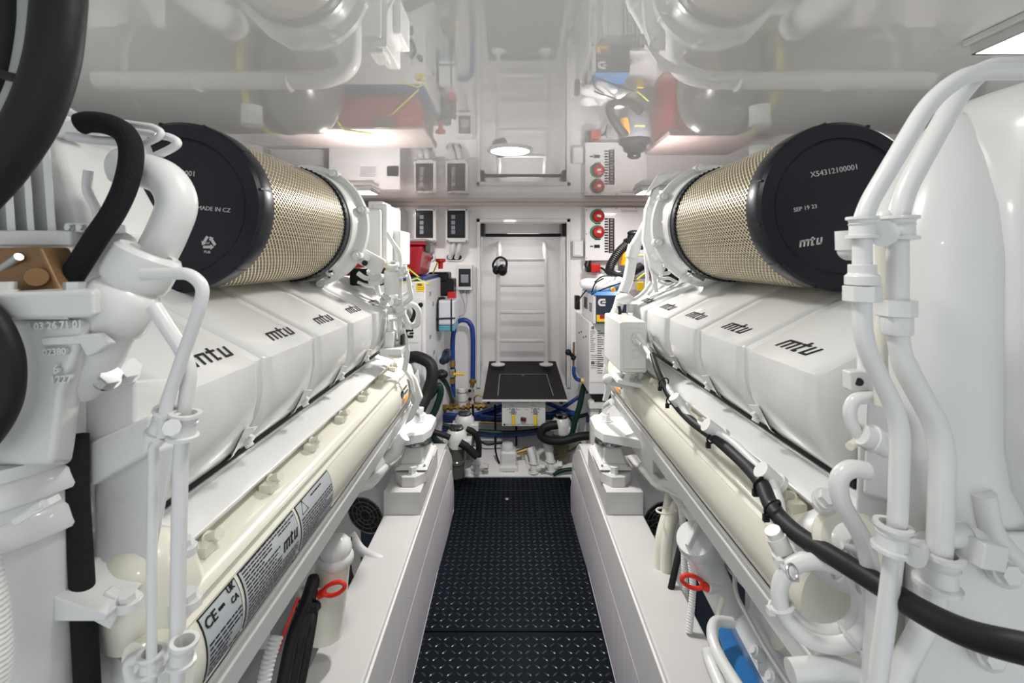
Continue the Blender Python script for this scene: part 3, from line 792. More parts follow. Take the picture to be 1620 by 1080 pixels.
t = thing('elbow_pipe', 'thick glossy white elbow pipe in front of the left air filter', 'pipe', P(200, 560, .46))
g = G(); g.tube(pp([(188, 262), (222, 268), (262, 284), (280, 320), (266, 365), (236, 425)], .47), lambda t: .0172 + .0012 * t, seg=32, smooth=True); g.build('bend', 'white', t)
g = G(); a, b = P(240, 398, .445), P(208, 452, .44); L = (b - a).length
g.lathe(a, b - a, [(0, .018), (0, .0255), (.004, .0285), (L * .75, .0290), (L * .92, .0275), (L * .92, .018)], seg=40, close=True); g.build('collar', 'white', t)
g = G(); a, b = P(222, 428, .44), P(160, 528, .43); L = (b - a).length
g.lathe(a, b - a, [(0, .01), (0, .0235), (L * .26, .0238), (L * .32, .0275), (L * .42, .0300), (L * .80, .0305), (L * .88, .0285), (L * .88, .01)], seg=40, close=True); g.build('socket', 'white', t)
g = G(); g.tube(pp([(184, 490), (166, 530), (146, 575), (118, 612)], .43), lambda t: .0245 - .005 * t, seg=28, smooth=True); g.build('neck', 'cast', t)
g = G(); g.cyl(P(196, 372, .49), P(112, 478, .45), .0125, seg=20); g.build('side_tube', 'white', t)

t = thing('bronze_bracket', 'bronze coloured cast bracket on the white flange at the left edge', 'bracket', P(40, 468, .42))
g = G(); g.poly([P(-60, 392, .42), P(62, 390, .42), P(96, 462, .42), P(90, 470, .42), P(-60, 470, .42)], (0, .03, 0)); g.build('plate', 'bronze', t, bev=.003)
g = G(); g.cyl(P(58, 438, .42), P(58, 438, .412), .008); g.build('boss', 'bronze', t)
g = G(); g.cyl(P(-8, 432, .425), P(30, 406, .415), .0035); g.build('bolt', 'zinc', t)

t = thing('pump_casting', 'white casting with raised numbers at the left edge', 'pump housing', P(60, 725, .42))
g = G(); a = P(-80, 508, .385); b = P(168, 466, .385)
g.hexa([V(a.x, .385, a.z), V(P(150, 0, .385).x, .385, a.z + .003), V(P(182, 0, .47).x, .47, a.z), V(a.x, .47, a.z), V(a.x, .385, b.z), V(P(150, 0, .385).x, .385, b.z + .004), V(P(178, 0, .47).x, .47, b.z + .004), V(a.x, .47, b.z)])
g.build('top_flange', 'cast', t, bev=.004, seg=3)
g = G(); g.rings([[P(x, y, Y) for x, Y in ((-80, .40), (x1 - 30, .395), (x1, .42), (x1, .46), (-80, .46))] for y, x1 in ((505, 165), (560, 150), (620, 128), (700, 118), (735, 112))]); g.build('body', 'cast', t, bev=.006, seg=3)
g = G(); g.poly([P(60, 535, .392), P(150, 528, .392), P(172, 545, .40), P(150, 560, .40), P(135, 565, .40), P(125, 545, .392), P(66, 548, .392)], (0, .01, 0)); g.build('web', 'cast', t, bev=.002)
for txt, x, y, sz in (('4 03 26 71 01', 44, 522, 16), ('02380', 70, 562, 15), ('6', 86, 590, 20), ('1227', 82, 606, 17)):
    lettering(txt, P(x, y, .3925), (1, 0, .06), (0, 0, 1), sz * .39 / 740, 'cast', t, depth=.0016, bold=.0003)
for p in ((8, 462), (118, 462)):
    g = G(); g.hexn(P(p[0], p[1], .405), (0, 0, 1), .0078, .009); g.build('bolt', 'zinc' if p[0] > 20 else 'white', t)
g = G(); g.hexn(P(168, 600, .43), (.8, -.4, .5), .009, .012); g.build('bolt', 'steel', t); g = G(); g.hexn(P(196, 590, .45), (.8, -.4, .5), .010, .014); g.build('bolt', 'white', t)

t = thing('coolant_column', 'fat white vertical pipe with band clamps in the lower left corner', 'pipe', P(25, 1080, .42))
g = G(); g.lathe(P(18, 715, .43), (0, 0, -1), [(0, .04), (0, .0485), (.08, .0495), (.30, .052), (.55, .052), (.55, .04)], seg=48); g.build('column', 'cast', t)
dz = Vector((.0, 0, 1)).normalized()
for y, w_ in ((778, .0105), (838, .0115)):
    g = G(); c = P(18, y, .43); ax = V(-.28, .12, 1).normalized(); g.lathe(c - ax * w_, ax, [(0, .049), (0, .0545), (.003, .0565), (w_ * 2 - .003, .0565), (w_ * 2, .0545), (w_ * 2, .049)], seg=48, close=True); g.build('band_clamp', 'white', t)
g = G(); g.box(P(58, 806, .375), (.034, .010, .006), (0, -.52, 0)); g.cyl(P(28, 822, .376), P(70, 796, .372), .0035); g.build('clamp_screw', 'white', t, bev=.001)
g = G(); g.tube(pp([(-30, 880), (-14, 960), (-8, 1040), (-12, 1110)], .36), .0095, corr=.0012, pitch=.004, smooth=True); g.build('conduit', 'rib', t)

g = G(); g.tube(pp([(120, 690), (121, 780), (128, 900), (134, 1000), (140, 1110)], .44), .0098, seg=16, smooth=True); tag(g.build('black_hose', 'felt'), 'black sleeved hose running straight down beside the fat white column', 'hose')
g = G(); g.tube(pp([(-70, 470), (-20, 500), (8, 550), (14, 600), (4, 650), (-30, 700), (-70, 730)], .375), .0105, seg=18, smooth=True); tag(g.build('black_hose', 'rubber'), 'black hose bending in and out at the left edge of the casting', 'hose')

t = thing('cylinder_head_end', 'white stepped block below the near end of the left covers', 'engine end block', P(200, 800, .47))
g = G(); g.hexa([P(134, 740, .455), P(215, 690, .455), P(280, 690, .56), P(200, 745, .56), P(134, 625, .455), P(215, 600, .455), P(285, 595, .56), P(210, 600, .56)]); g.build('upper_block', 'cast', t, bev=.004, seg=3)
g = G(); g.hexa([P(140, 770, .45), P(232, 720, .45), P(300, 700, .56), P(210, 760, .56), P(140, 700, .45), P(240, 655, .45), P(300, 640, .56), P(210, 690, .56)]); g.build('middle_block', 'cast', t, bev=.004, seg=3)
g = G(); g.hexa([P(150, 1100, .47), P(205, 1100, .47), P(205, 1100, .60), P(150, 1100, .60), P(150, 745, .47), P(280, 700, .47), P(280, 700, .60), P(150, 745, .60)]); g.build('lower_web', 'cast', t, bev=.004)
g = G(); g.box(P(176, 960, .44), (.022, .01, .03), (.0, .5, 0)); g.build('tab', 'cast', t, bev=.002)
t = thing('thermostat_housing', 'rounded cream-white casting at the near end of the left manifold', 'engine casting', P(240, 1010, .46))
g = G(); g.lathe(P(248, 975, .50), (-.12, -.1, 1), [(0, .046), (.03, .046), (.055, .043), (.075, .036), (.088, .024), (.094, .008)], seg=40); g.build('dome', 'cream', t)
g = G(); g.lathe(P(238, 935, .49), (-.15, -.2, 1), [(-.07, .02), (-.07, .046), (-.058, .048), (-.05, .044), (-.04, .04)], seg=32); g.build('base_flange', 'white', t)
for x, y in ((205, 952), (300, 950), (292, 868)):
    g = G(); g.cyl(P(x, y + 8, .44), P(x, y - 4, .44), .0105); g.hexn(P(x, y - 3, .44), (0, -.3, 1), .0072, .009); g.build('bolt', 'white', t)
g = G(); g.cyl(P(212, 1040, .44), P(255, 1010, .47), .0125, seg=24); g.build('plug', 'cream', t)
g = G(); g.tube(pp([(225, 1035), (205, 1050), (215, 1090)], .44), .006, smooth=True); g.build('drain_pipe', 'white', t)

t = thing('twin_fuel_pipe', 'pair of slim white vertical pipes crossing the nearest left cover', 'pipe', P(260, 1090, .40))
g = G(); g.tube(pp([(225, 434), (300, 432), (322, 452), (318, 480), (262, 642), (258, 690)], .405), .0053, fil=.014, seg=16); g.tube(pp([(243, 705), (240, 900), (240, 1110)], .405), .0040, seg=14); g.cyl(P(258, 690, .405), P(243, 706, .405), .0053, .004, seg=16); g.build('front_pipe', 'white', t)
g = G(); g.tube(pp([(243, 484), (292, 560), (300, 590), (292, 650), (286, 720), (282, 900), (280, 1110)], .418), .0063, fil=.02, seg=16); g.build('rear_pipe', 'white', t)
for x0, y0, x1, y1, r in ((266, 648, 250, 690, .0088), (294, 652, 288, 694, .0098), (292, 1012, 286, 1050, .0088), (240, 1030, 240, 1062, .0085)):
    g = G(); coupling(g, P(x0, y0, .41), P(x1, y1, .41), r); g.build('clamp', 'white', t)
g = G(); g.cyl(P(270, 675, .405), P(272, 676, .39), .007, seg=8); g.build('clamp_bolt', 'white', t)

# ------------------------------------------------------------------ right foreground
t = thing('expansion_tank', 'big glossy white rounded tank filling the right edge', 'tank', P(1560, 860, .50))
def lobe(x0, x1, y0, y1, Y0, dY, bevw):
    g = G(); a = P(x0, y1, Y0); b = P(x1, y0, Y0); g.bb(a.x, b.x, Y0, Y0 + dY, a.z, b.z); return g.build('lobe', 'white', t, bev=bevw, seg=10)
# outer contour bodies
def blob(cx, hw, rows, Y0, d, name, n=28, p=2.6):
    """rows: (py, half width scale); superellipse sections around a vertical axis"""
    g = G(); rs = []
    for py, s_, sh in rows:
        Yc = Y0 + d * .8; c = P(cx + sh, py, Yc); hwm = hw * s_ * Yc / 740
        ring = []
        for k in range(n):
            a = 2 * PI * k / n; ca, sa = math.cos(a), math.sin(a)
            ring.append(V(c.x + hwm * math.copysign(abs(ca) ** (2 / p), ca), Y0 + d + d * s_ * math.copysign(abs(sa) ** (2 / p), sa), c.z))
        rs.append(ring)
    g.rings(rs); return g.build(name, 'white', t, ang=60)
blob(1690, 140, [(128, .55, 20), (136, .74, 12), (150, .86, 6), (175, .95, 2), (215, 1, 0), (600, 1.02, 0), (700, 1.02, 0), (760, .97, 6), (810, .86, 20), (850, .70, 40), (872, .5, 60)], .40, .09, 'near_lobe', p=3)
blob(1505, 105, [(178, .30, 45), (190, .42, 38), (215, .55, 28), (260, .72, 20), (330, .92, 8), (400, 1.0, 0), (700, 1.0, 0), (790, .97, 0), (850, .9, 10), (890, .7, 20)], .45, .062, 'far_lobe', p=2.8)
g = G(); g.rings([[P(x, y, Y) for x, Y in ((1432, .50), (1445, .455), (1700, .44), (1700, .60), (1432, .60))] for y in (840, 900, 1000, 1120)]); g.build('lower_casting', 'cast', t, bev=.006, seg=3)
g = G(); g.tube(pp([(1555, 780), (1575, 850), (1640, 905), (1720, 930)], .45), .010, smooth=True); g.build('bottom_seam', 'cast', t)
for x, y in ((1585, 905), (1560, 1035)):
    g = G(); g.cyl(P(x, y, .455), P(x, y - 4, .43), .014, .012, seg=20); g.hexn(P(x, y - 4, .43), (0, -1, .1), .009, .01); g.build('boss', 'cast', t)

Ya = .405
t = thing('coolant_pipe', 'slim white bent pipe with couplings, left of the pair at the right tank', 'pipe', P(1400, 1090, Ya), 'bent pipes in front of the right tank')
g = G(); g.tube(pp([(1660, 112), (1530, 114), (1470, 160), (1376, 318), (1364, 350), (1364, 540), (1425, 665), (1420, 830), (1404, 960), (1384, 1110)], Ya), .0074, fil=.022, seg=20); g.build('pipe_run', 'white', t)
g = G(); coupling(g, P(1364, 343, Ya), P(1364, 378, Ya), .0095); g.build('coupling', 'white', t)
g = G(); coupling(g, P(1413, 828, Ya), P(1409, 872, Ya), .0112); g.build('coupling', 'white', t)
g = G(); hexcol(g, P(1364, 452, Ya), P(1364, 477, Ya), .0145); g.lathe(P(1364, 418, Ya), (0, 0, -1), [(0, .007), (.0, .0105), (.008, .0105), (.010, .013), (.018, .013), (.018, .007)], seg=24, close=True); g.build('union_nut', 'white', t, bev=.0008)
for p0, p1, r in (((1344, 395), (1343, 365), .011), ((1400, 345), (1398, 372), .009)):
    g = G(); g.cyl(P(*p0, .43), P(*p1, .43), r, seg=18); g.sphere(P(p0[0], p0[1], .43), r * .9); g.build('fitting', 'cast', t)
Yb = .425
t = thing('coolant_pipe', 'thicker white bent pipe, right of the pair at the right tank', 'pipe', P(1450, 1090, Yb), 'bent pipes in front of the right tank')
g = G(); g.tube(pp([(1660, 106), (1556, 106), (1515, 150), (1432, 300), (1420, 345), (1420, 560), (1492, 690), (1486, 880), (1478, 960), (1440, 1030), (1396, 1120)], Yb), lambda t: .0086 if t < .52 else .0098, fil=.026, seg=22); g.build('pipe_run', 'white', t)
g = G(); coupling(g, P(1420, 342, Yb), P(1420, 380, Yb), .0125); g.build('coupling', 'white', t)
g = G(); coupling(g, P(1487, 872, Yb), P(1482, 930, Yb), .0140); g.build('coupling', 'white', t)
g = G(); hexcol(g, P(1418, 474, Yb), P(1418, 500, Yb), .0158); g.lathe(P(1418, 500, Yb), (0, 0, -1), [(0, .009), (0, .0125), (.014, .0125), (.017, .0115), (.017, .009)], seg=24, close=True); g.build('union_nut', 'white', t, bev=.0008)
g = G(); g.cyl(P(1452, 868, .43), P(1446, 880, .40), .0085, seg=18); g.build('clamp_bolt', 'white', t)
g = G(); g.cyl(P(1396, 368, .42), P(1397, 369, .40), .0115, seg=10); g.build('clamp_bolt', 'white', t)
t = thing('side_fitting', 'white elbow fitting with a square nut at the right edge', 'pipe fitting', P(1540, 890, .43))
g = G(); g.tube(pp([(1492, 846), (1530, 848), (1548, 858)], .43), .0108, smooth=True, seg=18); g.lathe(P(1525, 848, .43), (1, 0, -.1), [(0, .009), (0, .0125), (.005, .0125), (.005, .009)], close=True, seg=20); g.build('elbow', 'white', t)
g = G(); g.box(P(1553, 872, .42), (.029, .022, .0225), (.0, .25, .2)); g.build('nut', 'white', t, bev=.002)
g = G(); g.tube(pp([(1397, 380), (1400, 480), (1392, 560), (1396, 640)], .45), .0065, smooth=True); tag(g.build('thin_pipe', 'cream'), 'slim cream pipe partly hidden between the two bent right pipes', 'pipe')

t = thing('mounting_bracket', 'white bracket with a round hole beside the nearest right cover', 'bracket', P(1380, 860, .50))
g = G(); g.poly([P(1344, 588, .47), P(1362, 586, .47), P(1400, 592, .47), P(1410, 640, .47), P(1384, 634, .47), P(1345, 618, .47)], (0, .012, 0)); g.build('lug_plate', 'cast', t, bev=.002)
g = G(); g.cyl(P(1359, 604, .4705), P(1359, 604, .4685), .0040, seg=20); g.build('hole', 'ink', t)
g = G(); g.hexa([P(1366, 780, .48), P(1440, 800, .48), P(1440, 830, .60), P(1366, 790, .60), P(1372, 628, .48), P(1430, 640, .48), P(1430, 640, .60), P(1372, 628, .60)]); g.build('block', 'cast', t, bev=.003)
g = G(); g.hexa([P(1352, 860, .50), P(1440, 900, .50), P(1440, 900, .60), P(1352, 860, .60), P(1358, 700, .50), P(1440, 720, .50), P(1440, 720, .60), P(1358, 700, .60)]); g.build('side_block', 'cast', t, bev=.003)
t = thing('hook_pipe', 'short hooked white pipe under the holed bracket on the right', 'pipe', P(1370, 720, .47))
g = G(); g.tube(pp([(1385, 628), (1352, 630), (1343, 648), (1350, 682), (1385, 700)], .465), .0060, fil=.012, seg=16); g.build('pipe_run', 'white', t)
g = G(); g.cyl(P(1362, 686, .46), P(1402, 704, .46), .0105, .0125, seg=18); g.lathe(P(1376, 692, .46), P(1402, 704, .46) - P(1362, 686, .46), [(0, .010), (0, .0135), (.004, .0135), (.004, .010)], close=True, seg=20); g.build('fitting', 'white', t)
g = G(); g.cyl(P(1344, 706, .46), P(1360, 696, .47), .004, seg=12); g.build('nipple', 'cream', t)
g = G(); g.tube(pp([(1372, 744), (1345, 742), (1328, 758), (1332, 795), (1368, 862), (1384, 960), (1376, 1110)], .445), .0082, smooth=True, seg=18); tag(g.build('hook_pipe', 'white'), 'long hooked white pipe dropping below the nearest right cover', 'pipe')
t = thing('end_casting', 'rounded white casting with bolts at the near end of the right manifold', 'engine casting', P(1350, 900, .53))
g = G(); g.sphere(P(1352, 868, .56), .056, (1.2, .9, .85), seg=32, rg=18); g.build('dome', 'cast', t)
g = G(); g.lathe(P(1340, 858, .50), (-.2, -1, .5), [(0, .02), (0, .034), (.008, .036), (.014, .030), (.014, .02)], close=True, seg=32); g.build('ring', 'cream', t)
for x, y in ((1304, 792), (1358, 872)):
    g = G(); g.cyl(P(x, y + 6, .51), P(x, y - 2, .49), .0115); g.hexn(P(x, y - 3, .49), (0, -.7, .6), .0085, .011); g.build('bolt', 'white', t)
g = G(); g.tube(pp([(1330, 862), (1350, 868), (1370, 885)], .48), .0042, smooth=True); g.build('stud', 'white', t)

# cable run along the right engine
t = thing('cable_conduit', 'long black cable sleeve strapped along the right engine', 'cable', P(1300, 880, .51))
path = pp([(1032, 560, 1.10), (1042, 590, 1.04), (1062, 630, .97), (1090, 662, .88), (1130, 692, .79), (1172, 728, .71), (1203, 762, .64), (1224, 806, .585), (1262, 845, .53), (1325, 884, .475), (1390, 924, .43), (1460, 968, .385), (1540, 1005, .345), (1660, 1035, .30)])
g = G(); g.tube(path, lambda t: .0062 + .0038 * min(1, t * 2.2), seg=18, smooth=True); g.build('sleeve', 'rubber', t)
for x, y, Y in ((1062, 632, .965), (1128, 692, .79), (1204, 764, .635), (1222, 802, .58), (1050, 605, 1.0)):
    g = G(); c = P(x, y, Y); g.torus(c, (-.25, .9, .35), .0112, .0016, rs=6, seg=24); g.box(c + V(-.009, -.002, -.012), (.007, .005, .009)); g.build('cable_tie', 'black', t)
t = thing('sensor_harness', 'white sheathed wiring with round connectors along the right manifold', 'wiring', P(1200, 760, .65))
hp = pp([(1008, 528, 1.22), (1020, 548, 1.2), (1036, 575, 1.10), (1056, 612, 1.0), (1072, 634, .93), (1095, 664, .87), (1126, 680, .80), (1160, 700, .745), (1200, 738, .67), (1216, 752, .645), (1232, 790, .60), (1238, 830, .56)])
g = G(); g.tube(hp, .0058, seg=14, smooth=True); g.build('sheath', 'rib', t)
for a, b, Y in (((1066, 627), (1080, 645), .93), ((1116, 671), (1139, 686), .79), ((1203, 742), (1228, 762), .64)):
    g = G(); g.cyl(P(*a, Y), P(*b, Y), .0118, .0105, seg=20); g.cyl(P(*b, Y), P(b[0] + 6, b[1] + 5, Y), .0135, seg=20); g.build('connector', 'white', t)
g = G()
g.cyl(P(1222, 838, .535), P(1230, 852, .535), .0088, seg=20); g.cyl(P(1228, 850, .535), P(1240, 874, .53), .0112, .0105, seg=20); g.cyl(P(1240, 874, .53), P(1243, 884, .53), .0135, seg=20); g.build('connector', 'white', t)
g = G(); g.tube(pp([(1240, 880, .53), (1242, 893, .52), (1250, 905, .50)]), .005, seg=10); g.tube(pp([(1244, 880, .53), (1250, 892, .52), (1262, 900, .50)]), .004, seg=10); g.build('wire', 'rib', t)
t = thing('coiled_hose', 'coil of white braided cable hanging on the near right engine', 'hose coil', P(1300, 1025, .50))
g = G(); c = P(1301, 953, .49); nrm = V(-.30, -1, .10)
g.torus(c, nrm, .0405, .0082, seg=64, rs=14); g.build('coil_turn', 'rib', t)
g = G(); g.torus(c + V(.003, .010, .001), nrm, .0365, .0072, seg=64, rs=12); g.build('coil_turn', 'rib', t)
for a in (20, 130, 240, 320):
    u, v, d = frame(nrm); e = u * math.cos(R(a)) + v * math.sin(R(a)); tt = (-u * math.sin(R(a)) + v * math.cos(R(a)))
    g = G(); g.torus(c + e * .039 + V(0, .004, 0), tt, .0118, .0022, rs=6, seg=20); g.box(c + e * .052, (.007, .007, .007)); g.build('cable_tie', 'white', t)
g = G(); g.torus(P(1253, 905, .48), (.5, -1, .5), .007, .0016, seg=16, rs=6); g.torus(P(1362, 922, .48), (.7, -1, .2), .009, .0016, seg=16, rs=6); g.build('hook', 'zinc', t)

# far end of the right rail: terminal plate with bolts
t = thing('terminal_plate', 'white plate with rows of round bolts under the right rail', 'plate', V(XC + .45, .7, .62))
def ray(px, py, x): return P(px, py, x * 740 / (px - 807))
def TP(u, y): return V(XC + .418 + .055 * u, y, EYE - .735 + .075 * u)
g = G(); g.hexa([TP(0, .40), TP(1.3, .40), TP(1.3, .90), TP(0, .93), TP(0, .40) + V(.01, 0, -.012), TP(1.3, .40) + V(.01, 0, -.012), TP(1.3, .90) + V(.01, 0, -.012), TP(0, .93) + V(.01, 0, -.012)]); g.build('plate', 'white', t, bev=.002)
nn = V(-.075, 0, .055).normalized()
for k in range(8):
    y = .47 + k * .052
    g = G(); g.cyl(TP(.34, y), TP(.34, y) + nn * .018, .0105, seg=20); g.cyl(TP(.34, y) + nn * .018, TP(.34, y) + nn * .022, .0065, seg=16); g.build('bolt', 'white', t)
for k in range(6):
    y = .48 + k * .066
    g = G(); g.cyl(TP(.85, y), TP(.85, y) + nn * .016, .0155, seg=20); g.build('cap', 'cream', t)
g = G(); g.tube([TP(.95, 1.0) + V(0, 0, .03), TP(.72, .93) + nn * .03, TP(.62, .8) + nn * .034, TP(.62, .40) + nn * .034], .0042, fil=.03, seg=12); g.build('tie_bar', 'white', t)
g = G(); g.tube([TP(.3, .98), TP(-.15, .96), TP(-.15, .88), TP(.05, .87)], .0058, fil=.02); tag(g.build('small_loop_pipe', 'cream'), 'small cream loop of pipe at the far end of the bolted plate', 'pipe')
g = G(); g.tube(pp([(1158, 985, .85), (1133, 984, .84), (1127, 1005, .80), (1138, 1038, .76), (1176, 1100, .68)]), .0095, smooth=True, seg=16); tag(g.build('loop_pipe', 'white'), 'white pipe looping past the blue panel beside the right beam', 'pipe')
g = G(); g.tube(pp([(1120, 1030, .78), (1126, 1052, .76), (1150, 1110, .70)]), .0105, smooth=True, seg=16); tag(g.build('lower_pipe', 'white'), 'short white pipe end at the bottom edge beside the right beam', 'pipe')
g = G(); g.hexa([P(1130, 985, .90), P(1150, 985, .90), P(1210, 1100, .72), P(1165, 1100, .72), P(1132, 985, .93), P(1160, 985, .93), P(1220, 1100, .75), P(1175, 1100, .75)]); tag(g.build('bilge_board', 'bluepanel', bev=.003), 'blue plastic board behind the looping white pipe', 'panel')
g = G(); g.tube(pp([(1250, 1062), (1320, 1058), (1390, 1072)], .48), .0115, smooth=True, seg=16); tag(g.build('cross_pipe', 'white'), 'short horizontal white pipe at the bottom under the coil', 'pipe')

# ------------------------------------------------------------------ in the gaps beside the beams
def canister(nm, cx, cy, Y, body_to, label):
    c = P(cx, cy, Y); b = Vector(body_to); ax = (b - c).normalized(); r = .041
    t = thing('fuel_filter', label, 'filter', b)
    g = G(); g.lathe(c, ax, [(.0, .012), (.0, r * .96), (.006, r), (.022, r * 1.02), (.03, r * .93), (.036, r * .93), (.036, .012)], seg=36); g.build('lid', 'white', t)
    g = G(); u, v, _ = frame(ax); g.box(c - ax * .008, (r * 1.5, .010, .020), ax.to_track_quat('Z', 'X').to_matrix()); g.build('grip', 'white', t, bev=.003)
    g = G(); g.cyl(c + ax * .03, b, r * .88, r * .80, seg=36); g.build('canister_body', 'cast', t)
    return t
canister('right', 1099, 850, 1.02, P(1168, 1000, 1.16), 'white canister with a grip lid between the right rail and beam')
def red_tap(cx, cy, Y, sx, label):
    t = thing('drain_tap', label, 'valve', P(cx, cy + 12, Y), 'red ring taps')
    g = G(); c = P(cx, cy, Y)
    n_ = 32; rs = []
    for i in range(n_):
        a = 2 * PI * i / n_; e = V(math.cos(a) * .024, 0, math.sin(a) * .0125); q = Matrix.Rotation(sx * R(22), 3, 'Y') @ e
        nrm = (Matrix.Rotation(sx * R(22), 3, 'Y') @ V(math.cos(a), 0, math.sin(a)))
        rs.append([c + q + nrm * (.0048 * math.cos(2 * PI * k / 8)) + V(0, .0048 * math.sin(2 * PI * k / 8), 0) for k in range(8)])
    g.rings(rs, close=True); d = P(cx + sx * 24, cy + 6, Y)
    g.cyl(c + V(sx * .022, 0, -.008), c + V(sx * .036, 0, -.014), .009, seg=16); g.build('ring_handle', 'orangered', t)
    g = G(); g.cyl(c + V(sx * .034, 0, -.013), c + V(sx * .075, .02, -.02), .013, seg=18); g.torus(c + V(sx * .036, 0, -.0135), (sx, 0, -.3), .010, .002, rs=6); g.build('spout', 'white', t)
red_tap(1095, 920, 1.03, 1, 'red ring handled tap under the white canister on the right')
red_tap(529, 931, 1.02, -1, 'red ring handled tap beside the left beam')
t = thing('filter_bowl', 'white domed filter cap above the red tap on the left', 'filter', P(515, 960, 1.05))
g = G(); c = P(531, 868, 1.08); g.sphere(c, .036, (1, 1, .9), seg=28); g.lathe(c, (0, 0, -1), [(.01, .036), (.016, .040), (.026, .040), (.034, .036), (.034, .01)], seg=32); g.build('dome_cap', 'white', t)
g = G(); g.cyl(c + V(-.005, 0, -.03), c + V(-.03, 0, -.19), .037, .046, seg=28); g.build('canister_body', 'cream', t)
g = G(); g.tube(pp([(548, 850, 1.15), (542, 890, 1.12), (532, 950, 1.1), (516, 1010, 1.08)]), .010, corr=.0014, smooth=True); tag(g.build('ribbed_conduit', 'rib'), 'grey ribbed conduit dropping behind the left red tap', 'conduit')
t = thing('hose_bundle', 'bundle of thick black hoses between left rail and beam at the bottom', 'hoses', P(450, 1085, .9))
for i, (dx, Yq) in enumerate(((0, .90), (13, .93), (26, .96))):
    g = G(); g.tube([P(495 + dx * .2, 915, Yq + .12), P(484 + dx * .5, 950, Yq + .06), P(462 + dx, 1010, Yq), P(442 + dx, 1110, Yq - .06)], .0115, smooth=True, seg=16); g.build('hose_strand', 'rubber', t)
g = G(); g.tube(pp([(472, 945, .93), (450, 1000, .9), (440, 1030, .88)]), .003, smooth=True); g.build('red_wire', 'orangered', t, label='thin red wire')
g = G(); g.torus(P(487, 958, .96), (.2, .2, 1), .024, .0028, rs=6); g.box(P(497, 962, .93), (.014, .010, .014)); g.build('cable_tie', 'black', t)
g = G(); g.tube(pp([(438, 1005, .8), (425, 1045, .78), (415, 1090, .76)]), .010, corr=.0014, smooth=True); tag(g.build('ribbed_conduit', 'rib'), 'white ribbed conduit beside the black hose bundle on the left', 'conduit')
def fan_motor(c, ax, r, label, s):
    t = thing('electric_motor', label, 'motor', Vector(c) + V(0, 0, -r))
    c = Vector(c); ax = Vector(ax).normalized()
    g = G(); g.lathe(c, ax, [(.002, .01), (.002, r * .93), (.02, r), (.26, r), (.28, r * .8), (.28, .01)], seg=40); g.build('motor_body', 'paleg', t)
    g = G()
    for q in (.25, .45, .65, .85): g.torus(c, ax, r * q, .0022, rs=6, seg=36)
    u, v, d = frame(ax)
    for k in range(10):
        e = u * math.cos(k * PI / 5) + v * math.sin(k * PI / 5); g.cyl(c + e * r * .2, c + e * r * .9, .0018, seg=6)
    g.build('fan_grille', 'strgrey', t)
    g = G(); g.lathe(c, ax, [(.0005, .01), (.0005, r * .86), (.003, r * .86), (.003, .01)], seg=32); g.build('fan_opening', 'ink', t)
    g = G()
    for k in range(14):
        a = 2 * PI * k / 14; e = u * math.cos(a) + v * math.sin(a); g.cyl(c + d * .05 + e * r, c + d * .24 + e * r, .004, seg=6).cut()
    g.build('cooling_fin', 'paleg', t)
fan_motor(P(1046, 820, 1.75), (-.25, 1, .25), .085, 'pale grey electric motor with a fan grille behind the right beam', 1)
fan_motor(P(578, 815, 1.75), (.3, 1, .2), .085, 'electric motor with a wire fan grille behind the left beam', -1)
for i, (pts, r, m_, lb) in enumerate((
    ([(1062, 770, 1.5), (1056, 810, 1.45), (1046, 850, 1.42), (1042, 900, 1.4)], .017, 'cream', 'fat cream hose, left of two rising beside the right motor'),
    ([(1082, 780, 1.45), (1066, 810, 1.42), (1056, 850, 1.4), (1052, 920, 1.38)], .017, 'cream', 'fat cream hose, right of two rising beside the right motor'),
    ([(1076, 780, 1.35), (1082, 850, 1.33), (1084, 960, 1.30)], .009, 'rib', 'slim white conduit left of the right white canister'),
    ([(1094, 800, 1.4), (1080, 850, 1.36), (1066, 910, 1.32), (1055, 960, 1.3)], .009, 'rubber', 'black hose slanting down between the conduits on the right'),
    ([(1092, 880, 1.2), (1096, 930, 1.18), (1090, 1000, 1.15)], .0075, 'rib', 'thin ribbed conduit behind the right red tap'),
    ([(556, 845, 1.5), (572, 870, 1.48), (600, 885, 1.45), (640, 900, 1.45)], .014, 'paleg', 'pale grey hose crossing the gap beside the left beam'),
    ([(552, 850, 1.4), (550, 885, 1.38), (556, 920, 1.36), (575, 960, 1.34)], .010, 'rubber', 'black hose hanging in the gap beside the left beam'))):
    g = G(); g.tube(pp(pts), r, smooth=True, seg=14, corr=.0012 if m_ == 'rib' else 0); tag(g.build('bilge_hose', m_), lb, 'hose')
g = G(); g.torus(P(1055, 808, 1.40), (0, .2, 1), .03, .003, rs=6); tag(g.build('hose_tie', 'cream'), 'cream tie around the two fat cream hoses', 'cable tie')
for i, (a, lb) in enumerate((((1100, 1180, 830, 1162, 1.6), 'navy blue striped box deep behind the right conduits'), ((570, 625, 745, 996, 2.05), 'dark blue box behind the left mount'))):
    g = G(); pxbox(g, a[0], a[1], a[2], a[3], a[4], .12); tag(g.build('equipment_box', 'navy', bev=.006), lb, 'box')
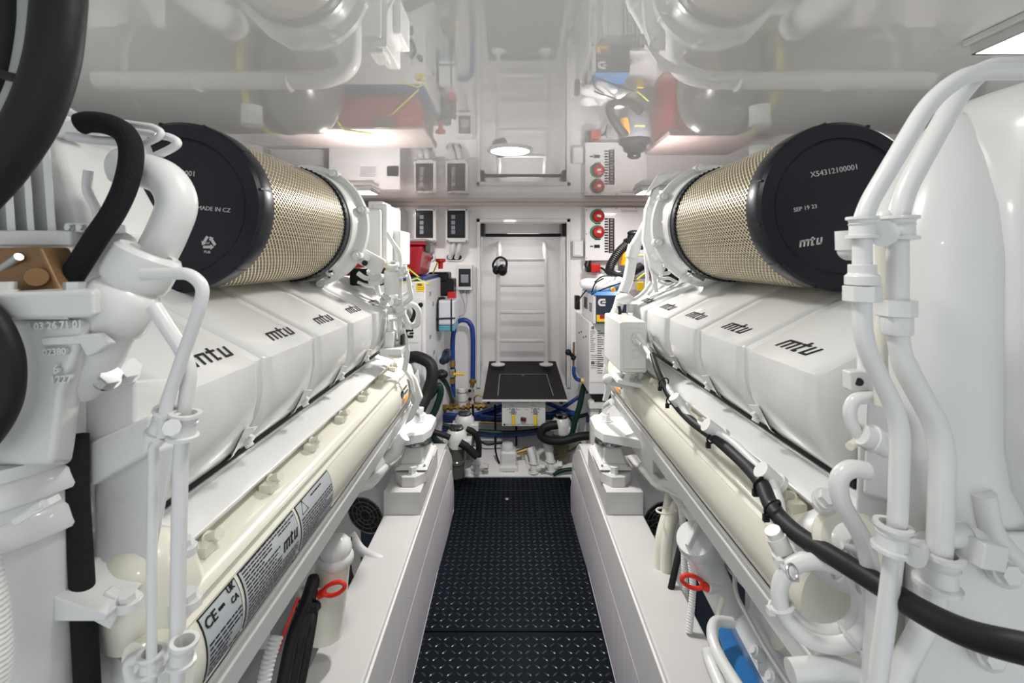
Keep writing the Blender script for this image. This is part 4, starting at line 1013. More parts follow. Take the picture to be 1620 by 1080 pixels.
# ------------------------------------------------------------------ far bulkhead equipment
def wbox(g, x0, x1, y0, y1, d0, d1=0):
    """box on the bulkhead covering the pixel rectangle, standing out d0 from it"""
    Yq = YW - d0; a = P(x0, y1, Yq); b = P(x1, y0, Yq); return g.bb(a.x, b.x, Yq, YW - d1, a.z, b.z)
for x0, x1, lb in ((655, 690, 'left of the two white breaker boxes with dark windows beside the hatch'), (705, 741, 'right of the two white breaker boxes with dark windows beside the hatch')):
    t = thing('breaker_box', lb, 'electrical box', P((x0 + x1) / 2, 383, YW), 'breaker boxes')
    g = G(); wbox(g, x0, x1, 330, 383, .10); g.build('enclosure', 'white', t, bev=.006, seg=3)
    g = G(); wbox(g, x0 + 2.5, x1 - 5.5, 333, 376, .108, .09); g.build('window_frame', 'black', t, bev=.003)
    g = G(); wbox(g, x0 + 5, x1 - 8, 337, 372, .111, .1); g.build('window_pane', 'glassy', t)
    g = G()
    for yy in (340, 349, 357, 364): wbox(g, x0 + 9, x0 + 15, yy, yy + 6, .1125, .108).cut()
    g.build('breaker', 'grey', t)
    for q in ((x0 + 3, 332), (x1 - 3, 332), (x0 + 3, 381), (x1 - 3, 381)):
        g = G(); c = P(q[0], q[1], YW - .10); g.cyl(c, c - V(0, .004, 0), .007, seg=12); g.build('screw', 'grey', t)
    g = G()
    for dx in (-5, 5):
        cx_ = (x0 + x1) / 2 + dx; g.tube([P(cx_, 380, YW - .05), P(cx_ - 2, 395, YW - .05), P(cx_ - 6, 408, YW - .01)], .022 if x0 < 700 else .018, seg=12, smooth=True).cut()
    g.build('conduit', 'paleg', t)
for cx_, lb in ((674, 'oval cable port with conduits under the left breaker box'), (719, 'oval cable port with conduits under the right breaker box')):
    t = thing('cable_port', lb, 'cable port', P(cx_, 412, YW))
    g = G(); c = P(cx_, 407, YW); pts = []
    for k in range(28):
        a = 2 * PI * k / 28; pts.append(V(c.x + math.cos(a) * .028 + math.copysign(.040, math.cos(a)), YW - .004, c.z + math.sin(a) * .028))
    g.poly(pts, (0, -.010, 0)); g.build('rim', 'white', t, bev=.002)
    g = G(); g.poly([V(c.x + (p.x - c.x) * .8, YW - .0145, c.z + (p.z - c.z) * .7) for p in pts], (0, -.001, 0)); g.build('opening', 'ink', t)
t = thing('charger_box', 'white equipment box on the far bulkhead, left of the breaker boxes', 'electrical box', P(600, 395, YW))
g = G(); wbox(g, 520, 633, 328, 398, .22); g.build('enclosure', 'paleg', t, bev=.006)
g = G(); wbox(g, 612, 629, 349, 364, .24, .22); g.build('socket', 'black', t, bev=.003)
g = G(); wbox(g, 572, 600, 334, 338, .222, .21); wbox(g, 580, 592, 340, 344, .222, .21); g.build('nameplate', 'grey', t)
g = G(); textlines(g, P(570, 350, YW - .2205), (1, 0, 0), (0, 0, 1), .12, 6, .012, .004, seed=4); g.build('fine_print', 'ink', t)
t = thing('ventilation_panel', 'white perforated panel high on the left of the far bulkhead', 'panel', P(470, 350, YW))
g = G(); wbox(g, 428, 512, 330, 400, .08); g.build('panel_body', 'paleg', t, bev=.004)
g = G()
for j in range(8):
    for i in range(17): 
        x = 433 + i * 4.4 + (j % 2) * 2.2; y = 348 + j * 3.6
        if x < 508: wbox(g, x, x + 2.6, y, y + 1.3, .0812, .079)
o = g.build('perforations', 'perf', t); o['kind'] = 'stuff'
t = thing('isolator_box', 'small white box with a dark window left of the hatch', 'electrical box', P(735, 458, YW))
g = G(); wbox(g, 722, 747, 419, 459, .07); g.build('enclosure', 'white', t, bev=.004)
g = G(); wbox(g, 725.5, 744.5, 425, 453, .076, .06); g.build('window_pane', 'glassy', t, bev=.002)
g = G(); wbox(g, 729, 741, 434, 447, .0775, .07); g.build('switch', 'grey', t)
for dx in (730, 740):
    g = G(); g.cyl(P(dx, 459, YW - .035), P(dx, 464, YW - .035), .014, seg=12); g.build('gland', 'grey', t)
    g = G(); g.tube([P(dx, 463, YW - .035), P(dx + 5 - (dx - 730) * .6, 478, YW - .03), P(736 - (740 - dx) * .1, 492, YW - .02), P(728, 499, YW - .02), P(716, 501, YW - .02)], .006, smooth=True, seg=8); g.build('cable', 'paleg', t)
t = thing('emergency_stop', 'black switch with a red mushroom button above the white bottle', 'switch', P(703, 440, 3.0))
g = G(); c = P(697, 425, 3.05); g.cyl(c, c + V(0, 0, .045), .016, seg=16); g.lathe(c + V(0, 0, .04), (0, 0, 1), [(0, .02), (.006, .033), (.022, .033), (.026, .026)], seg=24); g.build('mushroom_button', 'red', t)
g = G()
for x0, x1, y0, y1 in ((680, 712, 430, 447), (697, 720, 440, 467)):
    a, b = P(x0, y1, 3.12), P(x1, y0, 3.12); g.bb(a.x, b.x, 3.04, 3.2, a.z, b.z)
g.build('body', 'black', t, bev=.012)
g = G(); g.box(P(715, 468, 3.05), (.05, .08, .06)); g.build('red_block', 'red', t, bev=.008)

# battery isolator panel on the right
t = thing('control_panel', 'white switch panel with two red dials right of the hatch', 'control panel', P(968, 412, YW))
g = G(); wbox(g, 926, 1024, 328, 412, .06); g.build('panel_body', 'wall', t, bev=.003)
for y in (342, 367):
    g = G(); c = P(945.5, y, YW - .06); g.cyl(c - V(.003, 0, 0), c - V(.003, .010, 0), .051, seg=36); g.build('green_bezel', mat('green_bezel', (.03, .20, .08), .4), t)
    g = G(); c = P(946.5, y, YW - .068); g.lathe(c, (0, -1, 0), [(0, .040), (.02, .039), (.026, .03), (.026, .001)], seg=32); g.build('dial', 'red', t)
    g = G(); g.box(c - V(0, .030, 0), (.030, .006, .016), (0, .2, 0)); g.build('dial_mark', 'paper', t, bev=.002)
    g = G(); wbox(g, 941, 950, y + 10, y + 12.5, .0615, .055); g.build('name_strip', 'ink', t)
g = G(); wbox(g, 963, 972, 345, 400, .064, .05); g.build('breaker_strip', mat('dark_brown_strip', (.05, .02, .02), .4), t)
g = G()
for k in range(13): wbox(g, 956.5, 962, 345 + k * 4.3, 347.4 + k * 4.3, .0615, .055).cut()
g.build('name_strip', 'ink', t)
g = G(); 
for k in range(12): wbox(g, 965.5, 969.5, 346.5 + k * 4.55, 349 + k * 4.55, .067, .06).cut()
g.build('toggle', 'grey', t)
g = G(); wbox(g, 940, 949, 387, 392, .063, .055); g.build('digital_meter', 'ink', t)
g = G(); wbox(g, 933.5, 938.5, 388.5, 390.5, .0615, .055); g.build('name_strip', 'ink', t)
g = G(); textlines(g, P(983, 333, YW - .0605), (1, 0, 0), (0, 0, 1), .13, 2, .011, .004, seed=9); g.build('fine_print', 'grey', t)
for q in ((928, 332), (950, 330), (975, 330), (1006, 330), (928, 370), (928, 408)):
    g = G(); c = P(q[0], q[1], YW - .06); g.cyl(c, c - V(0, .003, 0), .004, seg=8); g.build('screw', 'grey', t)
t = thing('intercom_plate', 'small white intercom plate left of the switch panel', 'wall plate', P(913, 404, YW))
g = G(); wbox(g, 906, 923, 380, 406, .045); g.build('plate', 'white', t, bev=.006)
g = G(); wbox(g, 908, 921, 382, 404, .05, .04); g.build('cover', 'paper', t, bev=.01)
t = thing('battery_switch', 'red battery connector with cables under the switch panel', 'connector', P(940, 435, YW))
g = G(); wbox(g, 935, 950, 417, 431, .09); g.build('connector_body', 'red', t, bev=.008)
g = G(); wbox(g, 928, 936, 422, 430, .08); g.build('black_plug', 'black', t, bev=.005)
for pts in (([(928, 413), (926, 420), (931, 428)]), ([(950, 423), (957, 428), (960, 440)]), ([(934, 412), (932, 418), (930, 424)])):
    g = G(); g.tube(pp(pts, YW - .04), .007, smooth=True, seg=8); g.build('cable', 'black', t)
for pts, lb in (([(952, 428), (956, 436), (960, 446)], 'pale conduit under the red battery connector'), ([(964, 420), (962, 432), (966, 446)], 'pale conduit right of the red battery connector')):
    g = G(); g.tube(pp(pts, YW - .03), .016, smooth=True); tag(g.build('conduit', 'paleg'), lb, 'conduit')

# ------------------------------------------------------------------ recess: ladder, platform, ear defenders
t = thing('boarding_ladder', 'white tubular ladder standing in the hatch opening', 'ladder', P(825, 578, 3.75), )
YL = 3.75
lx, rx = P(788, 0, YL).x, P(864, 0, YL).x
def LZ(y): return P(0, y, YL).z
for x, sgn in ((lx, -1), (rx, 1)):
    g = G(); g.tube([V(x - sgn * .0, YL, LZ(576)), V(x, YL, LZ(410)), V(x - sgn * .01, YL + .02, LZ(396)), V(x - sgn * .0, YL + .18, LZ(384)), V(x, YR, LZ(382))], .0175, fil=.04, seg=16); g.build('rail', 'white', t)
    g = G(); g.lathe((x, YL, LZ(577)), (0, 0, 1), [(0, .055), (.008, .055), (.014, .03), (.02, .018)], seg=28); g.build('foot_flange', 'white', t)
for y in (411, 451, 494, 539):
    g = G(); g.cyl((lx, YL, LZ(y)), (rx, YL, LZ(y)), .013, seg=12); g.box(((lx + rx) / 2, YL + .01, LZ(y) + .008), (rx - lx - .03, .05, .008)); g.build('rung', 'white', t)
t = thing('ear_defenders', 'black ear defenders hanging on the left ladder rail', 'ear defenders', P(792, 437, 3.7))
g = G(); g.tube(pp([(782, 428), (780, 418), (786, 409), (794, 407), (801, 413), (801, 425)], 3.70), .009, smooth=True); g.build('headband', 'black', t)
for x, rr in ((785, .035), (795, .045)):
    g = G(); g.sphere(P(x, 427, 3.69), rr, (.85, .9, 1.05), seg=16); g.build('ear_cup', 'black', t)
t = thing('access_platform', 'black checkered platform with white feet of the ladder on it', 'platform', P(830, 632, 3.2))
za = P(0, 632, 2.92).z
def PF(px, Y): return (px - 807) * Y / 740
Yb_ = 740 * (EYE - za) / (571 - 408)
g = G(); g.hexa([V(PF(763, 2.92), 2.92, za - .008), V(PF(898, 2.92), 2.92, za - .008), V(PF(879, Yb_), Yb_, za - .008), V(PF(774, Yb_), Yb_, za - .008), V(PF(763, 2.92), 2.92, za), V(PF(898, 2.92), 2.92, za), V(PF(879, Yb_), Yb_, za), V(PF(774, Yb_), Yb_, za)]); g.build('deck', 'checker', t)
g = G(); g.bb(PF(763, 2.92), PF(898, 2.92), 2.912, 2.92, za - .010, za + .001); g.build('front_edge', 'white', t)
g = G(); Yh = 740 * (EYE - za) / (592 - 408); g.bb(PF(790, Yh), PF(864, Yh), Yh, Yh + .008, za, za + .0015); g.bb(PF(790, Yh), PF(790, Yh) + .006, 3.0, Yh, za, za + .0015); g.bb(PF(864, Yh), PF(864, Yh) + .006, 3.0, Yh, za, za + .0015); g.sphere(V(PF(827, Yh), Yh - .04, za + .002), .014, (1, .7, .3), seg=10, rg=6); g.build('hatch_seam', 'strgrey', t)
g = G(); g.bb(PF(770, 2.95), PF(775, 2.95), 2.96, YW, za - .04, za - .008).cut(); g.bb(PF(886, 2.95), PF(891, 2.95), 2.96, YW, za - .04, za - .008); g.build('bearer', 'black', t)
for x, lb in ((766, 'left'), (897, 'right')):
    pass
# louvred side strips and the black roller bar at the top of the recess
for s_, x in ((-1, ox0 - .018), (1, ox1 + .018)):
    t = thing('perforated_strip', 'vertical white perforated strip on the %s side of the recess' % ('left' if s_ < 0 else 'right'), 'strip', (x, 3.55, 1.0), 'perforated strips in the recess')
    g = G(); g.bb(x, x - s_ * .012, 3.47, 3.72, P(0, 452, 3.5).z, P(0, 378, 3.5).z); g.build('strip_panel', 'white', t, bev=.002)
    g = G()
    for k in range(22):
        for yy in (3.50, 3.66):
            z = P(0, 448, 3.5).z + k * .0145; g.bb(x - s_ * .0118, x - s_ * .0135, yy, yy + .02, z, z + .006)
    o = g.build('perforations', 'perf', t); o['kind'] = 'stuff'
    g = G(); g.bb(x, x - s_ * .045, 3.44, 3.62, P(0, 374, 3.5).z, P(0, 353, 3.5).z); g.build('hinge', 'black', t, bev=.004)
g = G(); z = P(0, 372, 3.6).z; g.cyl((ox0 + .01, 3.6, z), (ox1 - .01, 3.6, z), .013); tag(g.build('roller_bar', 'black'), 'black bar across the top of the hatch opening', 'bar')

# ------------------------------------------------------------------ brass manifold, blue hoses, valve panel
YB = 3.28
t = thing('valve_panel', 'white valve panel with two yellow handles under the platform', 'valve panel', P(829, 674, 2.96))
g = G(); a, b = P(794, 674, 2.96), P(863, 632, 2.96); g.bb(a.x, b.x, 2.96, 2.985, a.z, b.z - .004); g.build('panel_plate', 'white', t, bev=.003)
for x in (812, 846.5):
    g = G(); c = P(x, 649, 2.955); g.cyl(c + V(0, .01, 0), c - V(0, .02, 0), .014, seg=16); g.build('valve_stem', 'grey', t)
    g = G(); a = P(x - 2.2, 672, 2.94); b = P(x + 2.8, 655, 2.94); g.bb(a.x, b.x, 2.925, 2.935, a.z, b.z); g.build('yellow_handle', 'yellow', t, bev=.004)
    for k in range(6):
        a = PI / 3 * k + .5; c2 = c + V(math.cos(a) * .024, .004, math.sin(a) * .024)
        g = G(); g.cyl(c2, c2 - V(0, .004, 0), .0035, seg=8); g.build('screw', 'grey', t)
g = G(); g.box(P(828, 663, 2.95), (.035, .02, .022), (0, .2, 0)); g.build('latch', mat('dark_maroon', (.08, .02, .02), .4), t, bev=.004)
lettering('TRANSFER SYSTEM', P(814, 637.5, 2.9585), (1, 0, 0), (0, 0, 1), .020, 'grey', t)
for x, y, s_ in ((803, 648, 'TANK'), (818, 648, 'PUMP'), (832, 648, 'PUMP'), (852, 648, 'TANK'), (807, 641.5, 'OPEN'), (842, 641.5, 'OPEN')):
    g = G(); textlines(g, P(x - 1, y, 2.9595), (1, 0, 0), (0, 0, 1), .026, 1, .01, .0035, seed=x); g.build('fine_print', 'grey', t)
g = G(); textlines(g, P(800, 671.5, 2.9595), (1, 0, 0), (0, 0, 1), .23, 1, .01, .004, seed=3); g.build('fine_print', 'grey', t)
for x, y in ((798, 671), (859, 671)):
    g = G(); c = P(x, y, 2.96); g.cyl(c, c - V(0, .005, 0), .006, seg=10); g.build('bolt', 'navy', t)

def hose(pts, r, m, label, name='hose', cat='hose', group=None, smooth=True, seg=12, corr=0):
    g = G(); g.tube(pts, r, smooth=smooth, seg=seg, corr=corr); return tag(g.build(name, m), label, cat, group)
hose(pp([(718, 638), (717, 620), (716, 560), (717, 530), (722, 511), (733, 506), (743, 511), (748, 530), (748, 600)], 3.25), .017, 'blue', 'blue hose bent in an upside-down U left of the hatch', 'blue_hose', seg=14)
g = G(); g.cyl(P(748, 598, 3.25), P(747, 612, 3.25), .018, .014, seg=14); g.cyl(P(748, 601, 3.25), P(748, 605, 3.25), .026, seg=10); tag(g.build('brass_fitting', 'brass'), 'brass fitting at the lower right end of the upside-down blue hose', 'fitting')
t = thing('brass_valve', 'brass valve with a yellow lever on the left blue hose', 'valve', P(716, 640, 3.22))
for a, b, r in (((716, 570), (716, 580), .02), ((716, 583), (716, 596), .024), ((716, 598), (716, 606), .02), ((716, 628), (716, 640), .022)):
    g = G(); g.cyl(P(*a, 3.22), P(*b, 3.22), r, seg=8); g.build('fitting', 'brass' if r != .024 else 'steel', t, bev=.002)
g = G(); a = P(717, 593, 3.19); b = P(735, 589, 3.19); g.bb(a.x, b.x, 3.17, 3.19, a.z, b.z); g.build('lever', 'yellow', t, bev=.005)
t = thing('brass_manifold', 'brass pipe manifold with small valves low on the far bulkhead', 'manifold', P(735, 652, 3.3))
g = G(); g.cyl(P(700, 645, 3.27), P(770, 641, 3.27), .016, seg=14); g.build('header_pipe', 'brass', t)
for k, x in enumerate((704, 714, 724, 733, 741, 749, 757, 765)):
    g = G(); y = 645 - (x - 700) * .06; g.cyl(P(x, y + 7 - (k % 3) * 2, 3.26), P(x, y - 5 + (k % 2) * 2, 3.26), .013, seg=8); g.hexn(P(x, y, 3.25), (0, -1, .2), .011, .018); g.build('small_valve', 'brass', t)
g = G(); g.tube(pp([(752, 640), (750, 630), (756, 625), (765, 628)], 3.3), .006, smooth=True); g.build('copper_pipe', 'brass', t)
t = thing('fuel_filter', 'small white spin-on filter above the brass manifold', 'filter', P(732, 640, 3.3))
g = G(); g.lathe(P(731, 642, 3.28), (0, 0, 1), [(0, .02), (.0, .034), (.085, .036), (.1, .033), (.104, .036), (.125, .034), (.13, .02)], seg=28); g.build('filter_can', 'white', t)
for y in (620, 634):
    g = G(); g.lathe(P(731, y, 3.28), (0, 0, 1), [(0, .0345), (0, .0372), (.005, .0372), (.005, .0345)], seg=28, close=True); g.build('band', 'grey', t)
for y in (618, 631):
    g = G(); c = P(743, y, 3.38); g.sphere(c, .012, seg=12); g.build('mounting_knob', 'black', t)
# blue hose bundle sweeping across
for i in range(4):
    hose(pp([(690, 655 + i * 3.2), (740, 657 + i * 3.2), (765, 652 + i * 2.5), (800, 641 + i * 2), (840, 640 + i * 2)], 3.22 + .02 * i), .014, 'blue', 'blue hose in the bundle left of the valve panel, %s' % ['topmost', 'second from the top', 'third from the top', 'lowest'][i], 'blue_hose', group='blue hoses left of the valve panel')
for i in range(3):
    hose(pp([(760, 658 + i * 4), (800, 659 + i * 4), (860, 655 + i * 3), (900, 655 + i * 3), (965, 664 + i * 3)], 3.16 + .02 * i), .014, 'blue', 'blue hose passing behind the valve panel towards the right generator, %s' % ['topmost', 'middle one', 'lowest'][i], 'blue_hose', group='blue hoses behind the valve panel')
for i in range(3):
    hose(pp([(700, 672 + i * 4), (745, 680 + i * 3), (800, 684 + i * 2.5), (850, 680 + i * 2), (885, 668 + i * 2), (930, 655)], 3.10 + .02 * i), .013, ['darkgreen', 'blue', 'blue'][i], ['dark green hose sagging below the valve panel', 'blue hose sagging below the valve panel, upper of two', 'blue hose sagging below the valve panel, lower of two'][i], 'blue_hose' if i else 'green_hose')
hose(pp([(862, 636), (880, 643), (905, 652), (930, 656)], 3.2), .014, 'blue', 'blue hose sloping down right of the valve panel', 'blue_hose')
hose(pp([(870, 655), (890, 645), (915, 628), (935, 615)], 3.24), .013, 'blue', 'blue hose rising right of the valve panel', 'blue_hose')
hose(pp([(742, 668), (770, 668), (795, 669)], 3.14), .008, 'brass', 'thin brass coloured pipe left of the valve panel', 'pipe', 'pipe')
for i, x in enumerate((783, 816, 748)):
    g = G(); g.tube(pp([(x, 640), (x + 1, 690), (x + 1, 705)], 3.12), .007, seg=8); tag(g.build('cable', 'black'), ['thin black cable dropping left of the valve panel', 'thin black cable dropping behind the valve panel', 'thin black cable beside the brass manifold'][i], 'cable')
hose(pp([(927, 600), (921, 622), (917, 642), (910, 665), (903, 692)], 2.98), .019, 'darkgreen', 'dark green hose slanting down below the right generator', 'green_hose')
hose(pp([(962, 688), (920, 690), (890, 697), (868, 696), (856, 688), (862, 676), (882, 671)], 2.90), .026, 'rubber', 'thick black hose curling beside the right strainer', 'black_hose', seg=16)
hose(pp([(908, 580), (908, 590), (912, 599), (922, 602)], 2.92), .012, 'blue', 'curved blue hose feeding the brass fitting of the right generator', 'blue_hose')
g = G(); c = P(919, 602, 2.88); g.cyl(c, c + V(.045, .0, 0), .018, seg=6); tag(g.build('brass_fitting', mat('yellow_brass', (.62, .42, .08), .4, metal=.3)), 'brass fitting on the side of the right generator', 'fitting')
t = thing('drain_valve', 'small black valve on a rod beside the right generator', 'valve', P(907, 590, 2.95))
g = G(); g.cyl(P(908, 541, 2.95), P(907, 590, 2.95), .007, seg=8); g.build('rod', 'bronze', t)
g = G(); g.sphere(P(899, 557, 2.93), .020, seg=14); g.cyl(P(899, 557, 2.93), P(910, 566, 2.93), .012, seg=10); g.sphere(P(907, 566, 2.93), .016, seg=12); g.build('valve_body', 'black', t)

# sea strainers
def strainer(px, py, Y, r, m, label, s_=1.0):
    c = P(px, py, Y)
    t = thing('sea_strainer', label, 'strainer', c + V(0, 0, -.22), 'sea strainers')
    g = G(); g.lathe(c, (0, 0, 1), [(-.05, .01), (-.05, r * .95), (-.0, r), (.03, r * .95), (.05, r * .7), (.05, .01)], seg=28); g.box(c + V(r * 1.0, -.01, -.02), (r * .9, r * 1.2, .04)); g.box(c + V(-r * .9, -.01, -.01), (r * .6, r * 1.0, .035)); g.build('head', 'white', t, bev=.004)
    g = G(); g.lathe(c + V(0, 0, .05), (0, 0, 1), [(0, .01), (0, r * .66), (.012, r * .66), (.016, r * .5), (.016, .01)], seg=24); g.box(c + V(0, 0, .07), (r * 1.1, .012, .012)); g.build('lid', 'steelring', t)
    g = G(); g.lathe(c + V(0, 0, -.05), (0, 0, -1), [(0, .01), (0, r * .88), (.07, r * .88), (.075, r * .95), (.09, r * .95), (.095, r * .86), (.17, r * .82), (.17, .01)], seg=28); g.build('cup', m, t)
strainer(735, 668, 2.95, .062, 'strgrey', 'white topped sea strainer, farther of the two left of the walkway end')
strainer(722, 692, 2.72, .062, 'strgrey', 'white topped sea strainer, nearer of the two left of the walkway end')
strainer(888, 672, 3.02, .062, mat('olive_cup', (.14, .13, .07), .2, coat=.3), 'white topped sea strainer with an olive cup on the right')
hose(pp([(668, 640), (682, 625), (694, 610), (697, 622), (690, 645), (680, 668), (684, 690), (700, 705), (712, 716)], 2.66), .019, 'darkgreen', 'dark green hose snaking down to the nearer left strainer', 'green_hose', seg=14)
hose(pp([(686, 683), (702, 688), (712, 692)], 2.62), .016, 'rubber', 'short black hose into the left side of the nearer left strainer', 'black_hose')
hose(pp([(728, 700), (740, 708), (755, 722)], 2.66), .022, 'rubber', 'short black hose slanting right from the nearer left strainer', 'black_hose')
hose(pp([(738, 678), (750, 684), (757, 700), (757, 722)], 2.8), .018, 'rubber', 'black hose curving down from the farther left strainer', 'black_hose')
hose(pp([(697, 596, 2.7), (704, 604, 2.75), (710, 616, 2.9), (716, 634, 3.2)]), .015, 'darkgreen', 'short dark green hose beside the brass valve', 'green_hose')
for px_, py_, lb, sc__ in ((756, 738, 'white bronze seacock at the end of the left black hoses', 1), (846, 738, 'white seacock left of the right beam end', 1), (873, 735, 'larger white seacock elbow left of the right beam end', 1.15)):
    t = thing('seacock', lb, 'valve', P(px_, py_ + 14, 2.86))
    k_ = .020 * sc__
    g = G(); g.tube([P(px_ - 8, py_ - 30 * sc__, 2.98), P(px_ - 3, py_ - 12, 2.95), P(px_, py_ + 14, 2.92)], k_ * 1.15, smooth=True, seg=16); g.build('elbow', 'white', t)
    g = G(); g.cyl(P(px_ - 9, py_, 2.95), P(px_ + 12, py_ + 3, 2.92), k_ * .9, seg=14); g.hexn(P(px_ + 9, py_, 2.9), (1, -.2, .1), k_ * .9, .03); g.build('valve_body', 'white', t)
    g = G(); g.torus(P(px_ - 2, py_ - 6, 2.94), (0.1, 0, 1), k_ * 1.3, .004, rs=6).cut(); g.torus(P(px_ - 2, py_ + 8, 2.93), (0, 0, 1), k_ * 1.5, .006, rs=6); g.build('ring', 'paleg', t)
t = thing('bilge_pump', 'white upright pump standing behind the end of the walkway', 'pump', P(803, 752, 3.0))
g = G(); a, b = P(792, 750, 3.0), P(817, 710, 3.0); g.bb(a.x, b.x, 2.95, 3.05, a.z, b.z); g.build('motor', 'paper', t, bev=.015, seg=4)
g = G(); g.lathe(P(803, 712, 3.0), (0, 0, 1), [(0, .02), (0, .042), (.025, .042), (.045, .034), (.05, .02)], seg=28); g.build('cap', 'white', t)
g = G(); a, b = P(790, 756, 2.94), P(820, 738, 2.94); g.bb(a.x, b.x, 2.93, 3.04, a.z, b.z); g.build('base', 'paper', t, bev=.006)
g = G()
for k in range(7):
    for q in range(2): g.box(P(796 + k * 2.8, 746 + q * 4, 2.929), (.004, .003, .006)).cut()
g.build('slot', 'ink', t)
g = G(); g.cyl(P(818, 716, 3.0), P(836, 710, 3.0), .016, seg=14); g.build('outlet', 'brass', t)
t = thing('solenoid_valve', 'cream solenoid block between the pump and the seacocks', 'valve', P(838, 735, 3.0))
g = G(); g.box(P(836, 716, 3.05), (.10, .05, .05), (0, -.25, 0)); g.build('block', 'cream', t, bev=.006)
for x in (832, 842, 850):
    g = G(); g.cyl(P(x, 718, 3.02), P(x + 5, 745, 2.96), .009, seg=10); g.build('pipe', 'white', t)
hose(pp([(760, 698), (770, 703), (783, 702), (795, 700)], 3.1), .006, 'black', 'thin black cable looping to the pump', 'cable', 'cable')
hose(pp([(783, 705), (786, 722), (793, 740)], 3.0), .006, 'black', 'thin black cable running down beside the pump', 'cable', 'cable')
hose(pp([(868, 717), (880, 722), (905, 712), (920, 700)], 2.98), .008, 'strgrey', 'thin olive hose under the right strainer', 'hose', 'hose')
hose(pp([(875, 750), (890, 744), (905, 742)], 2.9), .012, 'darkgreen', 'dark green hose lying at the right end of the walkway', 'hose', 'hose')
for i, (x, y) in enumerate(((791, 698), (818, 697))):
    c = P(x, y, YW - .02); g = G(); g.sphere(c, .014, seg=12); tag(g.build('screw_cap', 'black'), 'black screw cap low on the bulkhead, %s of two above the pump' % ('left' if i == 0 else 'right'), 'cap')

# ------------------------------------------------------------------ generators
def clogo(g, o, ux, uy, h, depth=.002):
    """block C with a slanted bar inside"""
    ux = Vector(ux).normalized(); uy = Vector(uy).normalized(); n = ux.cross(uy); o = Vector(o)
    T = lambda x, y: o + ux * x * h + uy * y * h
    out = [(1.0, 1.0), (.38, 1.0), (.12, .88), (0, .62), (0, .38), (.12, .12), (.38, 0), (1.0, 0), (1.0, .26), (.45, .26), (.30, .38), (.30, .60), (.45, .74), (1.0, .74)]
    g.poly([T(x, y) for x, y in out[:8]] + [T(x, y) for x, y in out[8:]], n * depth)
    g.poly([T(.52, .40), T(1.0, .40), T(1.12, .62), T(.64, .62)], n * depth)
    return g
# left generator
t = thing('generator', 'grey-white generator cabinet behind the left engine', 'generator', (-.9, 2.85, .2), 'generators')
GX = P(673, 0, 2.50).x; gt = P(0, 445, 2.50).z; gb = P(0, 626, 2.5).z
g = G(); g.bb(-1.45, GX, 2.50, 3.22, gb, gt); g.build('cabinet', 'paleg', t, bev=.008)
g = G(); g.bb(-1.40, GX - .02, 2.495, 2.50, gb + .02, P(0, 470, 2.5).z); g.build('door', 'paleg', t, bev=.003)
g = G(); g.bb(P(668, 0, 2.5).x, P(672, 0, 2.5).x, 2.4925, 2.50, gb + .03, P(0, 474, 2.5).z); g.build('door_edge', 'paleg', t)
g = G(); c = P(666, 482, 2.495); g.cyl(c, c - V(0, .02, 0), .013, seg=16); g.build('knob', 'black', t)
g = G(); a, b = P(659, 461, 2.498), P(681, 447.5, 2.498); g.bb(a.x, GX - .005, 2.4965, 2.50, a.z, b.z); o = g.build('warning_sticker', 'yellow', t, label='yellow warning sticker')
g = G(); textlines(g, P(660.5, 450, 2.496), (1, 0, 0), (0, 0, 1), .028, 2, .006, .0045, seed=2); textlines(g, P(660.5, 455, 2.496), (1, 0, 0), (0, 0, 1), .04, 2, .009, .002, seed=5); g.build('fine_print', 'ink', o)
g = clogo(G(), P(640, 534, 2.493), (1, 0, 0), (0, 0, 1), .046); g.build('emblem', 'ink', t)
g = G(); g.bb(P(643, 0, 2.5).x, P(662, 0, 2.5).x, 2.494, 2.496, P(0, 542, 2.5).z, P(0, 541, 2.5).z); g.build('door_line', 'midg', t)
for y, z in ((2.62, 462), (2.72, 478), (2.62, 530), (2.75, 555)):
    g = G(); g.bb(GX, GX + .006, y, y + .03, P(0, z + 6, y).z, P(0, z, y).z); g.build('latch', 'grey', t)
g = G()
for x in (-1.40, GX - .05): 
    for y in (2.52, 3.14): g.bb(x, x + .045, y, y + .045, -.28, gb).cut()
g.build('stand_leg', 'white', t)
g = G(); g.bb(-1.42, GX - .03, 2.55, 3.2, gb - .05, gb); g.build('drip_tray', 'black', t)
t = thing('storage_tray', 'blue tray lying on the left generator', 'tray', (-.8, 2.7, gt))
g = G(); g.bb(-1.35, P(672, 0, 2.55).x, 2.52, 3.05, gt + .001, gt + .022); g.build('tray_base', 'blue', t, bev=.005)
t = thing('cooler_box', 'crimson cooler with a white lid on the blue tray', 'cooler', (-.8, 2.8, gt + .02))
cx1 = P(672, 0, 2.62).x; zc = gt + .024; zt_ = P(0, 388, 2.62).z
g = G(); g.hexa([V(-1.28, 2.60, zc), V(cx1 - .035, 2.60, zc), V(cx1 - .035, 2.95, zc), V(-1.28, 2.95, zc), V(-1.32, 2.57, zt_), V(cx1, 2.57, zt_), V(cx1, 2.98, zt_), V(-1.32, 2.98, zt_)]); g.build('cooler_body', 'crimson', t, bev=.02, seg=4)
g = G(); g.bb(-1.34, cx1 + .012, 2.555, 2.99, zt_, zt_ + .018); g.build('red_rim', 'crimson', t, bev=.006)
g = G(); g.bb(-1.34, cx1 + .012, 2.555, 2.99, zt_ + .018, zt_ + .036); g.build('lid', mat('pink_white_lid', (.40, .33, .32), .4), t, bev=.008, seg=3)
for x in (cx1 - .26, cx1 - .64): 
    g = G(); g.bb(x, x + .10, 2.54, 2.556, zt_ - .03, zt_ + .03); g.build('latch', 'strgrey', t, bev=.005)
